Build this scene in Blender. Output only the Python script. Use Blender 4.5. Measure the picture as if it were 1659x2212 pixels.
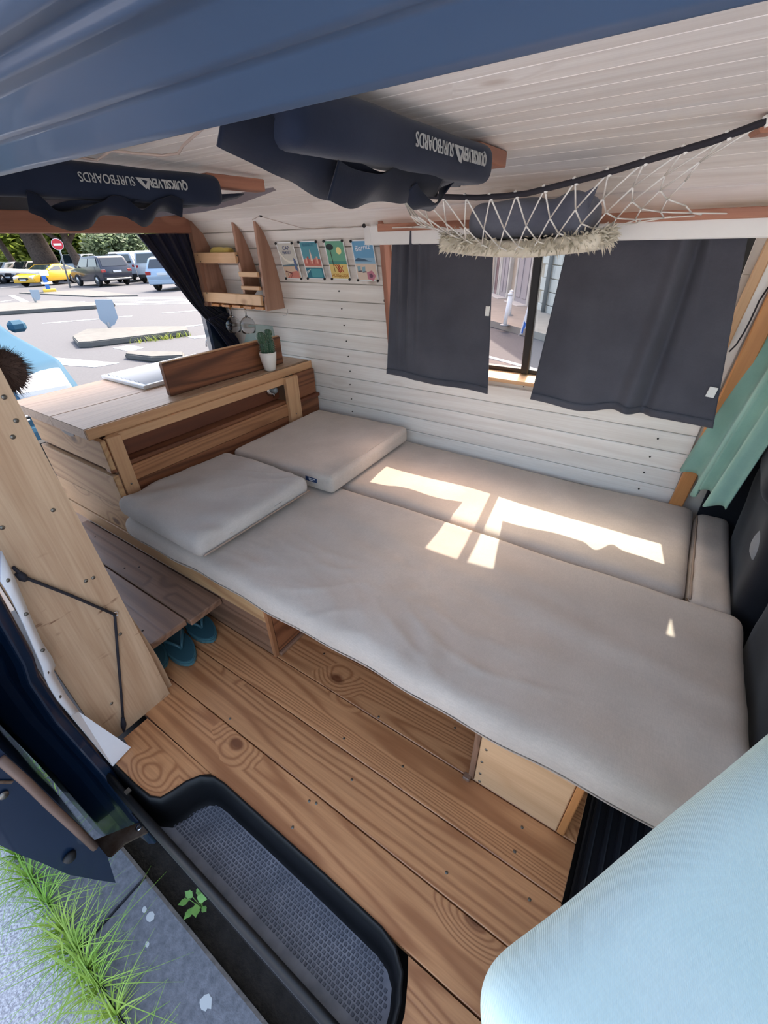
import bpy, bmesh, math, random
from mathutils import Vector, Matrix, noise
random.seed(11)
scene = bpy.context.scene
for o in list(bpy.data.objects): bpy.data.objects.remove(o, do_unlink=True)
COL = scene.collection

# ------------------------------------------------------------------ camera
FPX, IW, IH = 915.0, 1659.0, 2212.0
YAW, PIT, ROL = 0.59916, 0.56863, -0.02301
CAM = Vector((0.0, 0.0, 1.10))
_f = Vector((-math.sin(YAW)*math.cos(PIT), math.cos(YAW)*math.cos(PIT), -math.sin(PIT)))
_r = Vector((math.cos(YAW), math.sin(YAW), 0)); _u = _r.cross(_f)
RGT = math.cos(ROL)*_r + math.sin(ROL)*_u
UPV = -math.sin(ROL)*_r + math.cos(ROL)*_u
cd = bpy.data.cameras.new('camera'); cam = bpy.data.objects.new('camera', cd); COL.objects.link(cam)
cd.sensor_fit = 'VERTICAL'; cd.sensor_height = 24.0; cd.lens = FPX/IH*24.0
cd.clip_start = 0.01; cd.clip_end = 500
m = Matrix((RGT, UPV, -_f)).transposed().to_4x4(); m.translation = CAM
cam.matrix_world = m; scene.camera = cam

# ------------------------------------------------------------------ world, sun, exposure
SUN_DIR = Vector((0.17, -1.0, -1.3)).normalized()
wd = bpy.data.worlds.new('sky'); scene.world = wd; wd.use_nodes = True
nt = wd.node_tree; nt.nodes.clear()
sky = nt.nodes.new('ShaderNodeTexSky'); sky.sky_type = 'NISHITA'; sky.sun_disc = False
sky.sun_elevation = math.radians(52); sky.sun_rotation = math.radians(-10)
sky.air_density = 1.0; sky.dust_density = 4.0; sky.ozone_density = 1.0
bg = nt.nodes.new('ShaderNodeBackground'); bg.inputs[1].default_value = 0.42
ow = nt.nodes.new('ShaderNodeOutputWorld')
wb = nt.nodes.new('ShaderNodeMixRGB'); wb.blend_type = 'MULTIPLY'; wb.inputs[0].default_value = 1.0; wb.inputs[2].default_value = (1.07, .99, .90, 1)
nt.links.new(sky.outputs[0], wb.inputs[1]); nt.links.new(wb.outputs[0], bg.inputs[0]); nt.links.new(bg.outputs[0], ow.inputs[0])
sl = bpy.data.lights.new('sun', 'SUN'); sl.energy = 4.2; sl.angle = math.radians(0.53); sl.color = (1.0, 0.93, 0.80)
so = bpy.data.objects.new('sun', sl); COL.objects.link(so)
so.rotation_euler = SUN_DIR.to_track_quat('-Z', 'Y').to_euler(); so.location = (-1, 6, 8)
vs = scene.view_settings
vs.view_transform = 'Standard'; vs.look = 'None'; vs.gamma = 1.0; vs.use_curve_mapping = False
vs.exposure = 1.0

# ------------------------------------------------------------------ pixel helpers
def ray(x, y): return RGT*((x-IW/2)/FPX) + UPV*(-(y-IH/2)/FPX) + _f
def onx(x, y, X): d = ray(x, y); return CAM + d*((X-CAM.x)/d.x)
def ony(x, y, Y): d = ray(x, y); return CAM + d*((Y-CAM.y)/d.y)
def onz(x, y, Z): d = ray(x, y); return CAM + d*((Z-CAM.z)/d.z)

# ------------------------------------------------------------------ object helpers
def tag(o, label=None, cat=None, group=None, kind=None):
    if label: o['label'] = label
    if cat: o['category'] = cat
    if group: o['group'] = group
    if kind: o['kind'] = kind
    return o
def link(o, parent=None, loc=None, rot=None):
    COL.objects.link(o)
    if parent is not None: o.parent = parent
    if loc is not None: o.location = loc
    if rot is not None:
        if isinstance(rot, Matrix):
            o.rotation_euler = rot.to_euler()
        else: o.rotation_euler = rot
    return o
def empty(name, loc=(0, 0, 0), rot=None, parent=None):
    o = bpy.data.objects.new(name, None); o.empty_display_size = .05
    return link(o, parent, loc, rot)
def thing(name, label, cat, loc=(0, 0, 0), rot=None, group=None):
    return tag(empty(name, loc, rot), label, cat, group)
def mesh_obj(name, me, mat, parent=None, loc=None, rot=None, smooth=False):
    o = bpy.data.objects.new(name, me)
    if mat: 
        me.materials.clear(); me.materials.append(mat)
    if smooth:
        for p in me.polygons: p.use_smooth = True
    return link(o, parent, loc, rot)
def from_bm(bm, name):
    bmesh.ops.recalc_face_normals(bm, faces=bm.faces)
    me = bpy.data.meshes.new(name); bm.to_mesh(me); bm.free(); return me
def pydata(name, v, f, mat, parent=None, loc=None, rot=None, smooth=False, fix=True):
    me = bpy.data.meshes.new(name); me.from_pydata([tuple(p) for p in v], [], f); me.update()
    if fix:
        bm = bmesh.new(); bm.from_mesh(me); bmesh.ops.recalc_face_normals(bm, faces=bm.faces); bm.to_mesh(me); bm.free()
    return mesh_obj(name, me, mat, parent, loc, rot, smooth)
_boxc = {}
def box_me(sx, sy, sz, bev=0.0, seg=1):
    k = (round(sx, 4), round(sy, 4), round(sz, 4), bev, seg)
    bm = bmesh.new(); bmesh.ops.create_cube(bm, size=1.0)
    for v in bm.verts: v.co = Vector((v.co.x*sx, v.co.y*sy, v.co.z*sz))
    if bev > 0:
        bmesh.ops.bevel(bm, geom=list(bm.edges), offset=min(bev, .45*min(sx, sy, sz)), segments=seg, affect='EDGES', profile=.6)
    return from_bm(bm, 'box')
def box(name, s, loc, mat, parent=None, rot=None, bev=0.002, seg=1, smooth=False):
    return mesh_obj(name, box_me(*s, bev, seg), mat, parent, loc, rot, smooth)
def bb(name, a, b, mat, parent=None, bev=0.002, grain='x'):
    """axis-aligned board between corners a and b, its local X along the grain"""
    a = Vector(a); b = Vector(b); c = (a+b)/2; s = Vector((abs(b.x-a.x), abs(b.y-a.y), abs(b.z-a.z)))
    if grain == 'x': return box(name, s, c, mat, parent, None, bev)
    if grain == 'y': return box(name, (s.y, s.x, s.z), c, mat, parent, (0, 0, math.pi/2), bev)
    return box(name, (s.z, s.y, s.x), c, mat, parent, (0, math.pi/2, 0), bev)
def frame(xa, za=None, ya=None):
    """rotation matrix with local X along xa and local Z near za"""
    x = Vector(xa).normalized(); z = Vector(za); z = (z - x*z.dot(x)).normalized(); y = z.cross(x)
    return Matrix((x, y, z)).transposed()
def beam(name, a, b, w, t, up, mat, parent=None, bev=.002):
    """board from a to b; w across, t along up"""
    a = Vector(a); b = Vector(b)
    return box(name, ((b-a).length, w, t), (a+b)/2, mat, parent, frame(b-a, up), bev)
def prism_me(pts, t, bev=0.0):
    """polygon in local XY, thickness t centred on z=0"""
    bm = bmesh.new()
    lo = [bm.verts.new((p[0], p[1], -t/2)) for p in pts]; hi = [bm.verts.new((p[0], p[1], t/2)) for p in pts]
    n = len(pts); bm.faces.new(lo[::-1]); bm.faces.new(hi)
    for i in range(n): bm.faces.new((lo[i], lo[(i+1) % n], hi[(i+1) % n], hi[i]))
    if bev > 0:
        e = [e for e in bm.edges if abs(e.verts[0].co.z-e.verts[1].co.z) < 1e-6]
        bmesh.ops.bevel(bm, geom=e, offset=bev, segments=2, affect='EDGES')
    return from_bm(bm, 'prism')
def prism(name, pts, t, mat, parent=None, loc=(0, 0, 0), rot=None, bev=0.0):
    return mesh_obj(name, prism_me(pts, t, bev), mat, parent, loc, rot)
def extrude_x(name, yz, x0, x1, mat, parent=None, smooth=False, closed=True, grad=None):
    """profile of (y,z) points extruded from x0 to x1"""
    n = len(yz); v = []
    for x in (x0, x1):
        for y, z in yz: v.append((x, y, z))
    f = [(i, (i+1) % n, n+(i+1) % n, n+i) for i in range(n if closed else n-1)]
    if closed: f += [tuple(range(n))[::-1], tuple(range(n, 2*n))]
    return pydata(name, v, f, mat, parent, smooth=smooth)
def tube(name, pts, r, mat, parent=None, n=8, closed=False, loc=None, rot=None, me_only=False, caps=True):
    pts = [Vector(p) for p in pts]; R = r if isinstance(r, (list, tuple)) else [r]*len(pts)
    v = []; f = []; N = len(pts); t0 = None; up = None
    for i, p in enumerate(pts):
        a = pts[(i-1) % N] if (i > 0 or closed) else p; b = pts[(i+1) % N] if (i < N-1 or closed) else p
        t = (b-a)
        t = t.normalized() if t.length > 1e-9 else Vector((0, 0, 1))
        if up is None:
            up = Vector((0, 0, 1)) if abs(t.z) < .9 else Vector((1, 0, 0))
        up = (up - t*up.dot(t)); up = up.normalized() if up.length > 1e-6 else t.orthogonal().normalized()
        s = t.cross(up)
        for k in range(n):
            an = 2*math.pi*k/n; v.append(p + (up*math.cos(an) + s*math.sin(an))*R[i])
    for i in range(N if closed else N-1):
        j = (i+1) % N
        for k in range(n): f.append((i*n+k, i*n+(k+1) % n, j*n+(k+1) % n, j*n+k))
    if not closed and caps:
        f.append(tuple(range(n))[::-1]); f.append(tuple(range((N-1)*n, N*n)))
    if me_only: return v, f
    return pydata(name, v, f, mat, parent, loc, rot, smooth=True)
def tubes(name, lines, r, mat, parent=None, n=5):
    V = []; Fc = []
    for l in lines:
        v, f = tube('', l, r, None, n=n, me_only=True); k = len(V); V += v; Fc += [tuple(i+k for i in q) for q in f]
    return pydata(name, V, Fc, mat, parent, smooth=True)
def lathe(name, prof, mat, parent=None, loc=None, rot=None, n=24, smooth=True, fix=True):
    v = []; f = []; m_ = len(prof)
    for k in range(n):
        a = 2*math.pi*k/n
        for r, z in prof: v.append((r*math.cos(a), r*math.sin(a), z))
    for k in range(n):
        for i in range(m_-1):
            a, b = k*m_+i, ((k+1) % n)*m_+i; f.append((a, b, b+1, a+1))
    me = bpy.data.meshes.new(name); me.from_pydata(v, [], f)
    bm = bmesh.new(); bm.from_mesh(me); bmesh.ops.remove_doubles(bm, verts=bm.verts, dist=1e-5)
    bmesh.ops.recalc_face_normals(bm, faces=bm.faces); bm.to_mesh(me); bm.free()
    return mesh_obj(name, me, mat, parent, loc, rot, smooth)
def rbox_me(sx, sy, sz, r, seg, disp=None):
    """padded box with rounded edges; seg = (nx, ny, nz); disp(p, n) -> offset vector"""
    H = (sx/2, sy/2, sz/2)
    def line(h, n):
        rr = min(r, h*.98); inner = h-rr; o = [-h, -h+.25*rr, -h+.6*rr]
        o += [-inner + 2*inner*i/n for i in range(n+1)]
        return o + [h-.6*rr, h-.25*rr, h]
    L = [line(H[i], seg[i]) for i in range(3)]
    verts = {}; vl = []; fc = []
    def vid(p):
        k = tuple(round(c, 6) for c in p)
        if k not in verts: verts[k] = len(vl); vl.append(Vector(p))
        return verts[k]
    for ax in range(3):
        a, b = (ax+1) % 3, (ax+2) % 3
        for s in (-1, 1):
            for i in range(len(L[a])-1):
                for j in range(len(L[b])-1):
                    q = []
                    for di, dj in ((0, 0), (1, 0), (1, 1), (0, 1)):
                        p = [0, 0, 0]; p[ax] = s*H[ax]; p[a] = L[a][i+di]; p[b] = L[b][j+dj]; q.append(vid(p))
                    fc.append(tuple(q if s > 0 else q[::-1]))
    out = []
    for p in vl:
        q = Vector([max(-(H[i]-min(r, H[i]*.98)), min(H[i]-min(r, H[i]*.98), p[i])) for i in range(3)])
        d = p-q; n = d.normalized() if d.length > 1e-9 else Vector((0, 0, 1))
        rr = Vector([min(r, H[i]*.98) for i in range(3)])
        p2 = q + Vector((n.x*rr.x, n.y*rr.y, n.z*rr.z))
        if disp: p2 = p2 + disp(p2, n)
        out.append(p2)
    me = bpy.data.meshes.new('pad'); me.from_pydata([tuple(p) for p in out], [], fc); me.update()
    return me
def rbox(name, s, r, seg, loc, mat, parent=None, rot=None, disp=None):
    return mesh_obj(name, rbox_me(*s, r, seg, disp), mat, parent, loc, rot, True)
def grid(name, fn, nu, nv, mat, parent=None, thick=0.0, loc=None, rot=None):
    v = [fn(i/nu, j/nv) for j in range(nv+1) for i in range(nu+1)]
    f = [(j*(nu+1)+i, j*(nu+1)+i+1, (j+1)*(nu+1)+i+1, (j+1)*(nu+1)+i) for j in range(nv) for i in range(nu)]
    o = pydata(name, v, f, mat, parent, loc, rot, smooth=True)
    if thick > 0:
        md = o.modifiers.new('solid', 'SOLIDIFY'); md.thickness = thick; md.offset = 0
    return o
def text(name, body, size, mat, parent, loc, rot=None, ext=.0003, align='LEFT', sx=1.0, bold=0.0):
    cu = bpy.data.curves.new('t', 'FONT'); cu.body = body; cu.size = size; cu.extrude = ext; cu.align_x = align; cu.offset = bold
    cu.resolution_u = 3
    t = bpy.data.objects.new('t', cu); COL.objects.link(t)
    dg = bpy.context.evaluated_depsgraph_get(); dg.update()
    me = bpy.data.meshes.new_from_object(t.evaluated_get(dg))
    bpy.data.objects.remove(t, do_unlink=True)
    for v in me.vertices: v.co.x *= sx
    return mesh_obj(name, me, mat, parent, loc, rot)
def copy_tree(o, parent=None):
    c = o.copy(); COL.objects.link(c); c.parent = parent
    for ch in o.children: copy_tree(ch, c)
    return c
def nz(x, y=0., z=0.): return noise.noise(Vector((x, y, z)))

# ------------------------------------------------------------------ materials
def c(r, g, b):
    f = lambda u: (u/255/12.92) if u/255 <= .04045 else ((u/255+.055)/1.055)**2.4
    return (f(r), f(g), f(b), 1.0)
class NT:
    def __init__(s, name):
        s.m = bpy.data.materials.new(name); s.m.use_nodes = True; s.t = s.m.node_tree
        s.b = s.t.nodes['Principled BSDF']; s.out = s.t.nodes['Material Output']
    def n(s, typ, **kw):
        nd = s.t.nodes.new('ShaderNode'+typ)
        for k, v in kw.items(): setattr(nd, k, v)
        return nd
    def l(s, a, b): s.t.links.new(a, b)
    def val(s, sock, v):
        if hasattr(v, 'links'): s.l(v, sock)
        else: sock.default_value = v
    def math(s, op, a, b=0.0, clamp=False):
        nd = s.n('Math', operation=op, use_clamp=clamp); s.val(nd.inputs[0], a); s.val(nd.inputs[1], b); return nd.outputs[0]
    def noise(s, vec, scale, detail=2, rough=.5):
        nd = s.n('TexNoise'); s.l(vec, nd.inputs['Vector']); nd.inputs['Scale'].default_value = scale
        nd.inputs['Detail'].default_value = detail; nd.inputs['Roughness'].default_value = rough; return nd.outputs[0]
    def scale(s, vec, sc, loc=(0, 0, 0)):
        nd = s.n('Mapping'); s.l(vec, nd.inputs[0]); nd.inputs['Scale'].default_value = sc; nd.inputs['Location'].default_value = loc; return nd.outputs[0]
    def mix(s, fac, a, b, typ='MIX'):
        nd = s.n('MixRGB', blend_type=typ); s.val(nd.inputs[0], fac); s.val(nd.inputs[1], a); s.val(nd.inputs[2], b); return nd.outputs[0]
    def ramp(s, fac, lo, hi):
        nd = s.n('MapRange'); s.l(fac, nd.inputs[0]); nd.inputs[1].default_value = lo; nd.inputs[2].default_value = hi; return nd.outputs[0]
    def bump(s, h, strength, dist=.001):
        nd = s.n('Bump'); nd.inputs['Strength'].default_value = strength; nd.inputs['Distance'].default_value = dist
        s.l(h, nd.inputs['Height']); s.l(nd.outputs[0], s.b.inputs['Normal'])
    def objvec(s, rnd=True):
        tc = s.n('TexCoord')
        if not rnd: return tc.outputs['Object']
        oi = s.n('ObjectInfo'); mu = s.n('VectorMath', operation='ADD')
        cb = s.n('CombineXYZ'); r = s.math('MULTIPLY', oi.outputs['Random'], 41.0)
        s.l(r, cb.inputs[0]); s.l(r, cb.inputs[1]); s.l(r, cb.inputs[2])
        s.l(tc.outputs['Object'], mu.inputs[0]); s.l(cb.outputs[0], mu.inputs[1]); s.oi = oi
        return mu.outputs[0]
def wood(name, light, dark, knot, rough=.5, freq=9.0, knots=.6, ring=.6, coat=0.0, vary=.25, spread=1.0):
    k = NT(name); v = k.objvec()
    base = k.noise(k.scale(v, (.42*spread, 8.0*spread, 8.0*spread)), 1.0, 1.0, .35)
    warp = k.noise(k.scale(v, (5, 22, 22)), 1.0, 1)
    kv = k.n('TexVoronoi'); k.l(k.scale(v, (4.6, 8.0, 8.0)), kv.inputs['Vector']); kv.inputs['Scale'].default_value = 1.0
    sep = k.n('SeparateColor'); k.l(kv.outputs['Color'], sep.inputs[0])
    sel = k.math('LESS_THAN', sep.outputs[0], knots*.7)
    d = kv.outputs['Distance']
    near = k.math('MULTIPLY', k.math('SUBTRACT', 1.0, k.ramp(d, 0.02, .42)), sel)
    fld = k.math('ADD', k.math('ADD', base, k.math('MULTIPLY', warp, .03)), k.math('MULTIPLY', near, .25))
    s1 = k.math('SINE', k.math('MULTIPLY', fld, freq*6.283))
    rg = k.math('POWER', k.math('ADD', k.math('MULTIPLY', s1, .5), .5), 2.2)
    fine = k.noise(k.scale(v, (7, 190, 190)), 1.0, 2, .6)
    col = k.mix(k.math('MULTIPLY', rg, ring), light, dark)
    col = k.mix(k.math('MULTIPLY', k.ramp(fine, .35, .75), .35), col, dark)
    kn = k.math('MULTIPLY', k.math('SUBTRACT', 1.0, k.ramp(d, .07, .15)), sel)
    col = k.mix(k.math('MULTIPLY', kn, .85), col, knot)
    big = k.noise(k.scale(v, (1.5, 3, 3)), 1.0, 2)
    hsv = k.n('HueSaturation'); k.l(col, hsv.inputs['Color'])
    vv = k.math('ADD', 1.0-vary*.5, k.math('MULTIPLY', k.oi.outputs['Random'], vary))
    k.l(k.math('MULTIPLY', vv, k.math('ADD', .82, k.math('MULTIPLY', big, .36))), hsv.inputs['Value'])
    k.l(hsv.outputs[0], k.b.inputs['Base Color'])
    k.b.inputs['Roughness'].default_value = rough
    if coat: k.b.inputs['Coat Weight'].default_value = coat; k.b.inputs['Coat Roughness'].default_value = .25
    k.bump(k.math('SUBTRACT', k.math('MULTIPLY', fine, .5), rg), .25, .0008)
    return k.m
def plain(name, col, rough=.5, metal=0.0, var=0.0, vscale=8.0, bump=0.0, bscale=200.0, coat=0.0, col2=None, detail=4, sheen=0.0, spec=None, bdist=.001):
    k = NT(name); v = k.objvec(True)
    if var or col2:
        nn = k.noise(v, vscale, detail, .6)
        c2 = col2 if col2 else tuple(max(0, x*(1-var)) for x in col[:3])+(1,)
        k.l(k.mix(k.ramp(nn, .35, .68), col, c2), k.b.inputs['Base Color'])
    else: k.b.inputs['Base Color'].default_value = col
    k.b.inputs['Roughness'].default_value = rough; k.b.inputs['Metallic'].default_value = metal
    if coat: k.b.inputs['Coat Weight'].default_value = coat; k.b.inputs['Coat Roughness'].default_value = .05
    if sheen: k.b.inputs['Sheen Weight'].default_value = sheen
    if spec is not None: k.b.inputs['Specular IOR Level'].default_value = spec
    if bump: k.bump(k.noise(v, bscale, 3, .6), bump, bdist)
    return k.m
def fabric(name, col, col2, weave=900.0, wr=.35, rough=.9, wscale=7.0, slub=.18, trans=0.0, ribs=0.0, ribdir=(1, 0, 0)):
    k = NT(name); v = k.objvec(True)
    n1 = k.noise(k.scale(v, (1, 1, 1)), wscale, 3, .55)
    a = k.noise(k.scale(v, (weave*.12, weave, weave*.3)), 1.0, 1); b = k.noise(k.scale(v, (weave, weave*.12, weave*.3)), 1.0, 1)
    th = k.math('ADD', a, b)
    col_ = k.mix(k.ramp(n1, .35, .7), col, col2)
    col_ = k.mix(k.math('MULTIPLY', k.ramp(th, .75, 1.25), slub), col_, tuple(x*.55 for x in col[:3])+(1,))
    k.l(col_, k.b.inputs['Base Color']); k.b.inputs['Roughness'].default_value = rough
    k.b.inputs['Specular IOR Level'].default_value = .15; k.b.inputs['Sheen Weight'].default_value = .15
    h = k.math('ADD', k.math('MULTIPLY', n1, .6*wr*10), k.math('MULTIPLY', th, .15))
    if ribs:
        w = k.n('TexWave'); w.bands_direction = 'X'; w.inputs['Scale'].default_value = ribs; w.inputs['Distortion'].default_value = .4
        rot = k.n('Mapping'); k.l(v, rot.inputs[0]); rot.inputs['Rotation'].default_value = ribdir; k.l(rot.outputs[0], w.inputs[0])
        h = k.math('ADD', h, k.math('MULTIPLY', w.outputs[1], .35))
    k.bump(h, .5, .0012)
    if trans:
        tr = k.n('BsdfTranslucent'); k.l(col_, tr.inputs[0]); mx = k.n('MixShader'); mx.inputs[0].default_value = trans
        k.l(k.b.outputs[0], mx.inputs[1]); k.l(tr.outputs[0], mx.inputs[2]); k.l(mx.outputs[0], k.out.inputs[0])
    return k.m
def pane(name, tint, refl=.08):
    k = NT(name); k.t.nodes.remove(k.b)
    t = k.n('BsdfTransparent'); t.inputs[0].default_value = tint
    g = k.n('BsdfGlossy'); g.inputs[0].default_value = (1, 1, 1, 1); g.inputs[1].default_value = .02
    fr = k.n('LayerWeight'); fr.inputs[0].default_value = .25
    mx = k.n('MixShader'); k.l(k.math('ADD', k.math('MULTIPLY', fr.outputs[1], .35), refl*.4, True), mx.inputs[0])
    k.l(t.outputs[0], mx.inputs[1]); k.l(g.outputs[0], mx.inputs[2]); k.l(mx.outputs[0], k.out.inputs[0])
    return k.m

M = {}
M['floor'] = wood('floor_wood', c(206, 150, 102), c(146, 90, 54), c(98, 50, 28), .38, 22, .6, .7, coat=.25, vary=.25)
M['white_wood'] = wood('whitewashed_wood', c(242, 238, 232), c(214, 204, 194), c(178, 160, 145), .6, 7, .12, .35, vary=.06)
M['pine'] = wood('pine_side', c(200, 162, 118), c(152, 108, 70), c(88, 54, 32), .6, 9, .5, .6, vary=.15)
M['red_wood'] = wood('red_brown_wood', c(150, 96, 64), c(92, 52, 34), c(60, 30, 20), .5, 11, .3, .75, vary=.25)
M['dark_red'] = wood('dark_red_panel', c(118, 66, 42), c(84, 44, 30), c(60, 30, 20), .55, 6, .1, .5, vary=.1)
M['oak'] = wood('worktop_oak', c(190, 160, 132), c(152, 122, 96), c(130, 96, 70), .5, 14, .05, .45, coat=.05, vary=.1)
M['oak_edge'] = wood('oak_edge', c(212, 168, 126), c(180, 130, 92), c(130, 90, 60), .5, 10, .1, .4, vary=.1)
M['step'] = wood('step_wood', c(146, 112, 90), c(96, 68, 52), c(58, 38, 28), .42, 10, .5, .6, coat=.15, vary=.12)
M['shelf'] = wood('shelf_wood', c(182, 142, 120), c(146, 104, 84), c(104, 68, 54), .5, 8, .25, .5, vary=.12)
M['light_pine'] = wood('light_pine', c(224, 184, 142), c(196, 150, 108), c(146, 96, 56), .5, 7, .5, .4, vary=.08)
M['beam'] = wood('ceiling_beam', c(176, 124, 100), c(136, 86, 68), c(100, 60, 48), .45, 7, .3, .55, vary=.12)
M['orange'] = wood('orange_post', c(206, 144, 88), c(172, 110, 62), c(120, 70, 40), .45, 7, .2, .4, vary=.1)
M['mid_wood'] = wood('mid_brown_wood', c(184, 130, 90), c(134, 86, 56), c(90, 54, 36), .5, 12, .35, .6, vary=.15)
M['board'] = wood('back_board', c(140, 88, 58), c(72, 38, 26), c(54, 26, 18), .5, 16, .15, .8, vary=.1)

def plywood():
    k = NT('plywood'); v = k.objvec()
    a = k.noise(k.scale(v, (2.0, 30, 30)), 1.0, 3, .6); fine = k.noise(k.scale(v, (9, 240, 240)), 1, 2)
    col = k.mix(k.ramp(a, .3, .72), c(204, 174, 142), c(178, 144, 112))
    fl = k.noise(k.scale(v, (60, 14, 14)), 1.0, 2, .7); reg = k.noise(v, 4.5, 2)
    col = k.mix(k.math('MULTIPLY', k.ramp(fl, .64, .72), k.ramp(reg, .48, .62)), col, c(116, 78, 52))
    col = k.mix(k.math('MULTIPLY', k.ramp(fine, .4, .8), .3), col, c(140, 100, 68))
    k.l(col, k.b.inputs['Base Color']); k.b.inputs['Roughness'].default_value = .55; k.bump(fine, .15, .0006); return k.m
M['ply'] = plywood()
M['linen'] = fabric('linen_cover', c(206, 194, 182), c(194, 182, 170), 700, .30, slub=.22)
M['linen_grey'] = fabric('linen_pillow', c(196, 188, 180), c(184, 176, 168), 700, .3, slub=.22)
M['grey_cloth'] = fabric('grey_curtain', c(85, 86, 95), c(73, 74, 83), 800, .15, slub=.15, trans=.06)
M['navy_cloth'] = fabric('navy_curtain', c(42, 44, 66), c(30, 32, 50), 800, .2, slub=.1)
M['green_cloth'] = fabric('green_curtain', c(142, 178, 164), c(124, 160, 148), 800, .15, slub=.1)
M['blue_cover'] = fabric('pale_blue_cover', c(226, 245, 238), c(213, 238, 231), 900, .12, slub=.1, ribs=260.0, ribdir=(0, 0, 0.9))
M['black_cloth'] = fabric('black_seat_cloth', c(26, 28, 36), c(18, 20, 26), 600, .2, rough=.75)
M['beige_cloth'] = fabric('beige_seat_cloth', c(196, 188, 164), c(180, 172, 148), 600, .2)
M['grey_pad'] = fabric('grey_seat_pad', c(140, 142, 146), c(126, 128, 132), 600, .2)
M['neoprene'] = fabric('navy_sleeve', c(36, 46, 66), c(28, 37, 56), 900, .12, rough=.85, slub=.08)
M['webbing'] = fabric('black_webbing', c(28, 36, 54), c(20, 27, 42), 500, .1, rough=.8)
M['grey_flap'] = fabric('grey_flap', c(150, 144, 150), c(136, 130, 138), 700, .2)
M['cream_yarn'] = fabric('cream_yarn', c(232, 226, 208), c(214, 206, 186), 300, .4)
M['bag'] = fabric('slate_bag', c(112, 116, 128), c(88, 92, 106), 600, .3)
M['sponge'] = fabric('yellow_cloth', c(236, 214, 128), c(224, 200, 110), 300, .3)
M['body'] = plain('dark_blue_paint', c(14, 34, 58), .3, 0, var=.2, vscale=5, coat=.7, spec=.5)
M['header'] = plain('blue_grey_paint', c(58, 82, 112), .48, 0, var=.12, vscale=3, coat=.12)
M['black_metal'] = plain('black_metal', c(14, 16, 20), .4)
M['rubber'] = plain('black_rubber', c(18, 19, 22), .6, var=.3, vscale=30, bump=.2, bscale=150)
M['white_paint'] = plain('white_paint', c(236, 238, 242), .35, var=.05, vscale=12, coat=.3)
M['white_gloss'] = plain('white_trim', c(240, 240, 236), .4, var=.04, vscale=10)
M['white_plastic'] = plain('white_plastic', c(236, 238, 238), .35)
M['ceramic'] = plain('white_ceramic', c(238, 234, 228), .25, coat=.3)
M['chrome'] = plain('chrome', c(225, 228, 232), .15, 1.0)
M['steel'] = plain('rusty_steel', c(128, 112, 98), .5, .6, col2=c(92, 70, 54), vscale=25, bump=.2)
M['screw'] = plain('screw_steel', c(120, 116, 108), .35, .9)
M['dark_screw'] = plain('dark_nail', c(40, 36, 34), .6)
M['black_cord'] = plain('black_cord', c(34, 32, 40), .8)
M['white_cord'] = plain('white_cord', c(236, 234, 226), .85)
M['wire'] = plain('pale_wire', c(186, 168, 156), .6)
M['print_grey'] = plain('printed_grey', c(176, 178, 176), .7)
M['pewter'] = plain('metal_panel', c(150, 168, 160), .45, .2, var=.15, vscale=4)
M['cactus'] = plain('cactus_green', c(44, 78, 58), .5, col2=c(62, 98, 72), vscale=30, bump=.2)
M['spine'] = plain('cactus_spine', c(214, 210, 196), .6)
M['flipflop'] = plain('teal_rubber', c(72, 116, 124), .5, var=.15, vscale=20)
M['flipflop_strap'] = plain('dark_teal_strap', c(54, 92, 102), .45)
M['zip'] = plain('zip_tape', c(160, 138, 122), .7)
M['tag_navy'] = plain('navy_label', c(30, 52, 92), .7)
M['tag_white'] = plain('white_tag', c(226, 226, 222), .6)
M['fur'] = plain('brown_fur', c(104, 82, 74), .9, var=.3, vscale=40)
M['mat_rub'] = plain('navy_mat', c(20, 26, 36), .6, var=.3, vscale=20)
M['grass'] = plain('grass_green', c(116, 168, 52), .55, col2=c(168, 196, 84), vscale=6)
M['weed'] = plain('weed_green', c(128, 176, 92), .55, col2=c(96, 146, 66), vscale=20)
M['kerb'] = plain('kerb_stone', c(126, 128, 134), .85, col2=c(98, 101, 107), vscale=60, bump=.6, bscale=170, detail=6, bdist=.003)
def pavement():
    k = NT('pale_pavement'); v = k.objvec(False)
    s = k.noise(v, 170, 3, .7); b_ = k.noise(v, 5, 3)
    col = k.mix(k.ramp(s, .38, .62), c(150, 150, 158), c(226, 226, 230)); col = k.mix(k.math('MULTIPLY', k.ramp(b_, .3, .75), .3), col, c(150, 148, 150))
    k.l(col, k.b.inputs['Base Color']); k.b.inputs['Roughness'].default_value = .9; k.bump(s, .7, .004); return k.m
M['pavement'] = pavement()
M['asphalt'] = plain('pale_asphalt', c(78, 79, 84), .85, col2=c(68, 69, 74), vscale=30, detail=8, bump=.3, bscale=60)
M['gutter'] = plain('dark_gutter', c(50, 48, 46), .95, var=.5, vscale=20, bump=.8, bscale=60, bdist=.01)
M['line'] = plain('road_paint', c(190, 192, 196), .8, var=.15, vscale=12)
M['kerb_far'] = plain('far_kerb', c(98, 98, 96), .9, var=.2, vscale=6)
M['tyre'] = plain('tyre', c(22, 22, 24), .8)
M['rim'] = plain('alloy', c(170, 172, 176), .3, .8)
M['car_glass'] = plain('car_glass', c(34, 42, 48), .08, coat=.6)
M['light_glass'] = plain('lamp_glass', c(236, 240, 244), .12, coat=.8)
M['tail_red'] = plain('tail_lamp', c(150, 24, 30), .2, coat=.6)
M['plate'] = plain('number_plate', c(196, 200, 204), .5)
M['bark'] = plain('bark', c(92, 78, 70), .95, col2=c(64, 52, 46), vscale=9, bump=.8, bscale=20, bdist=.02)
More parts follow.
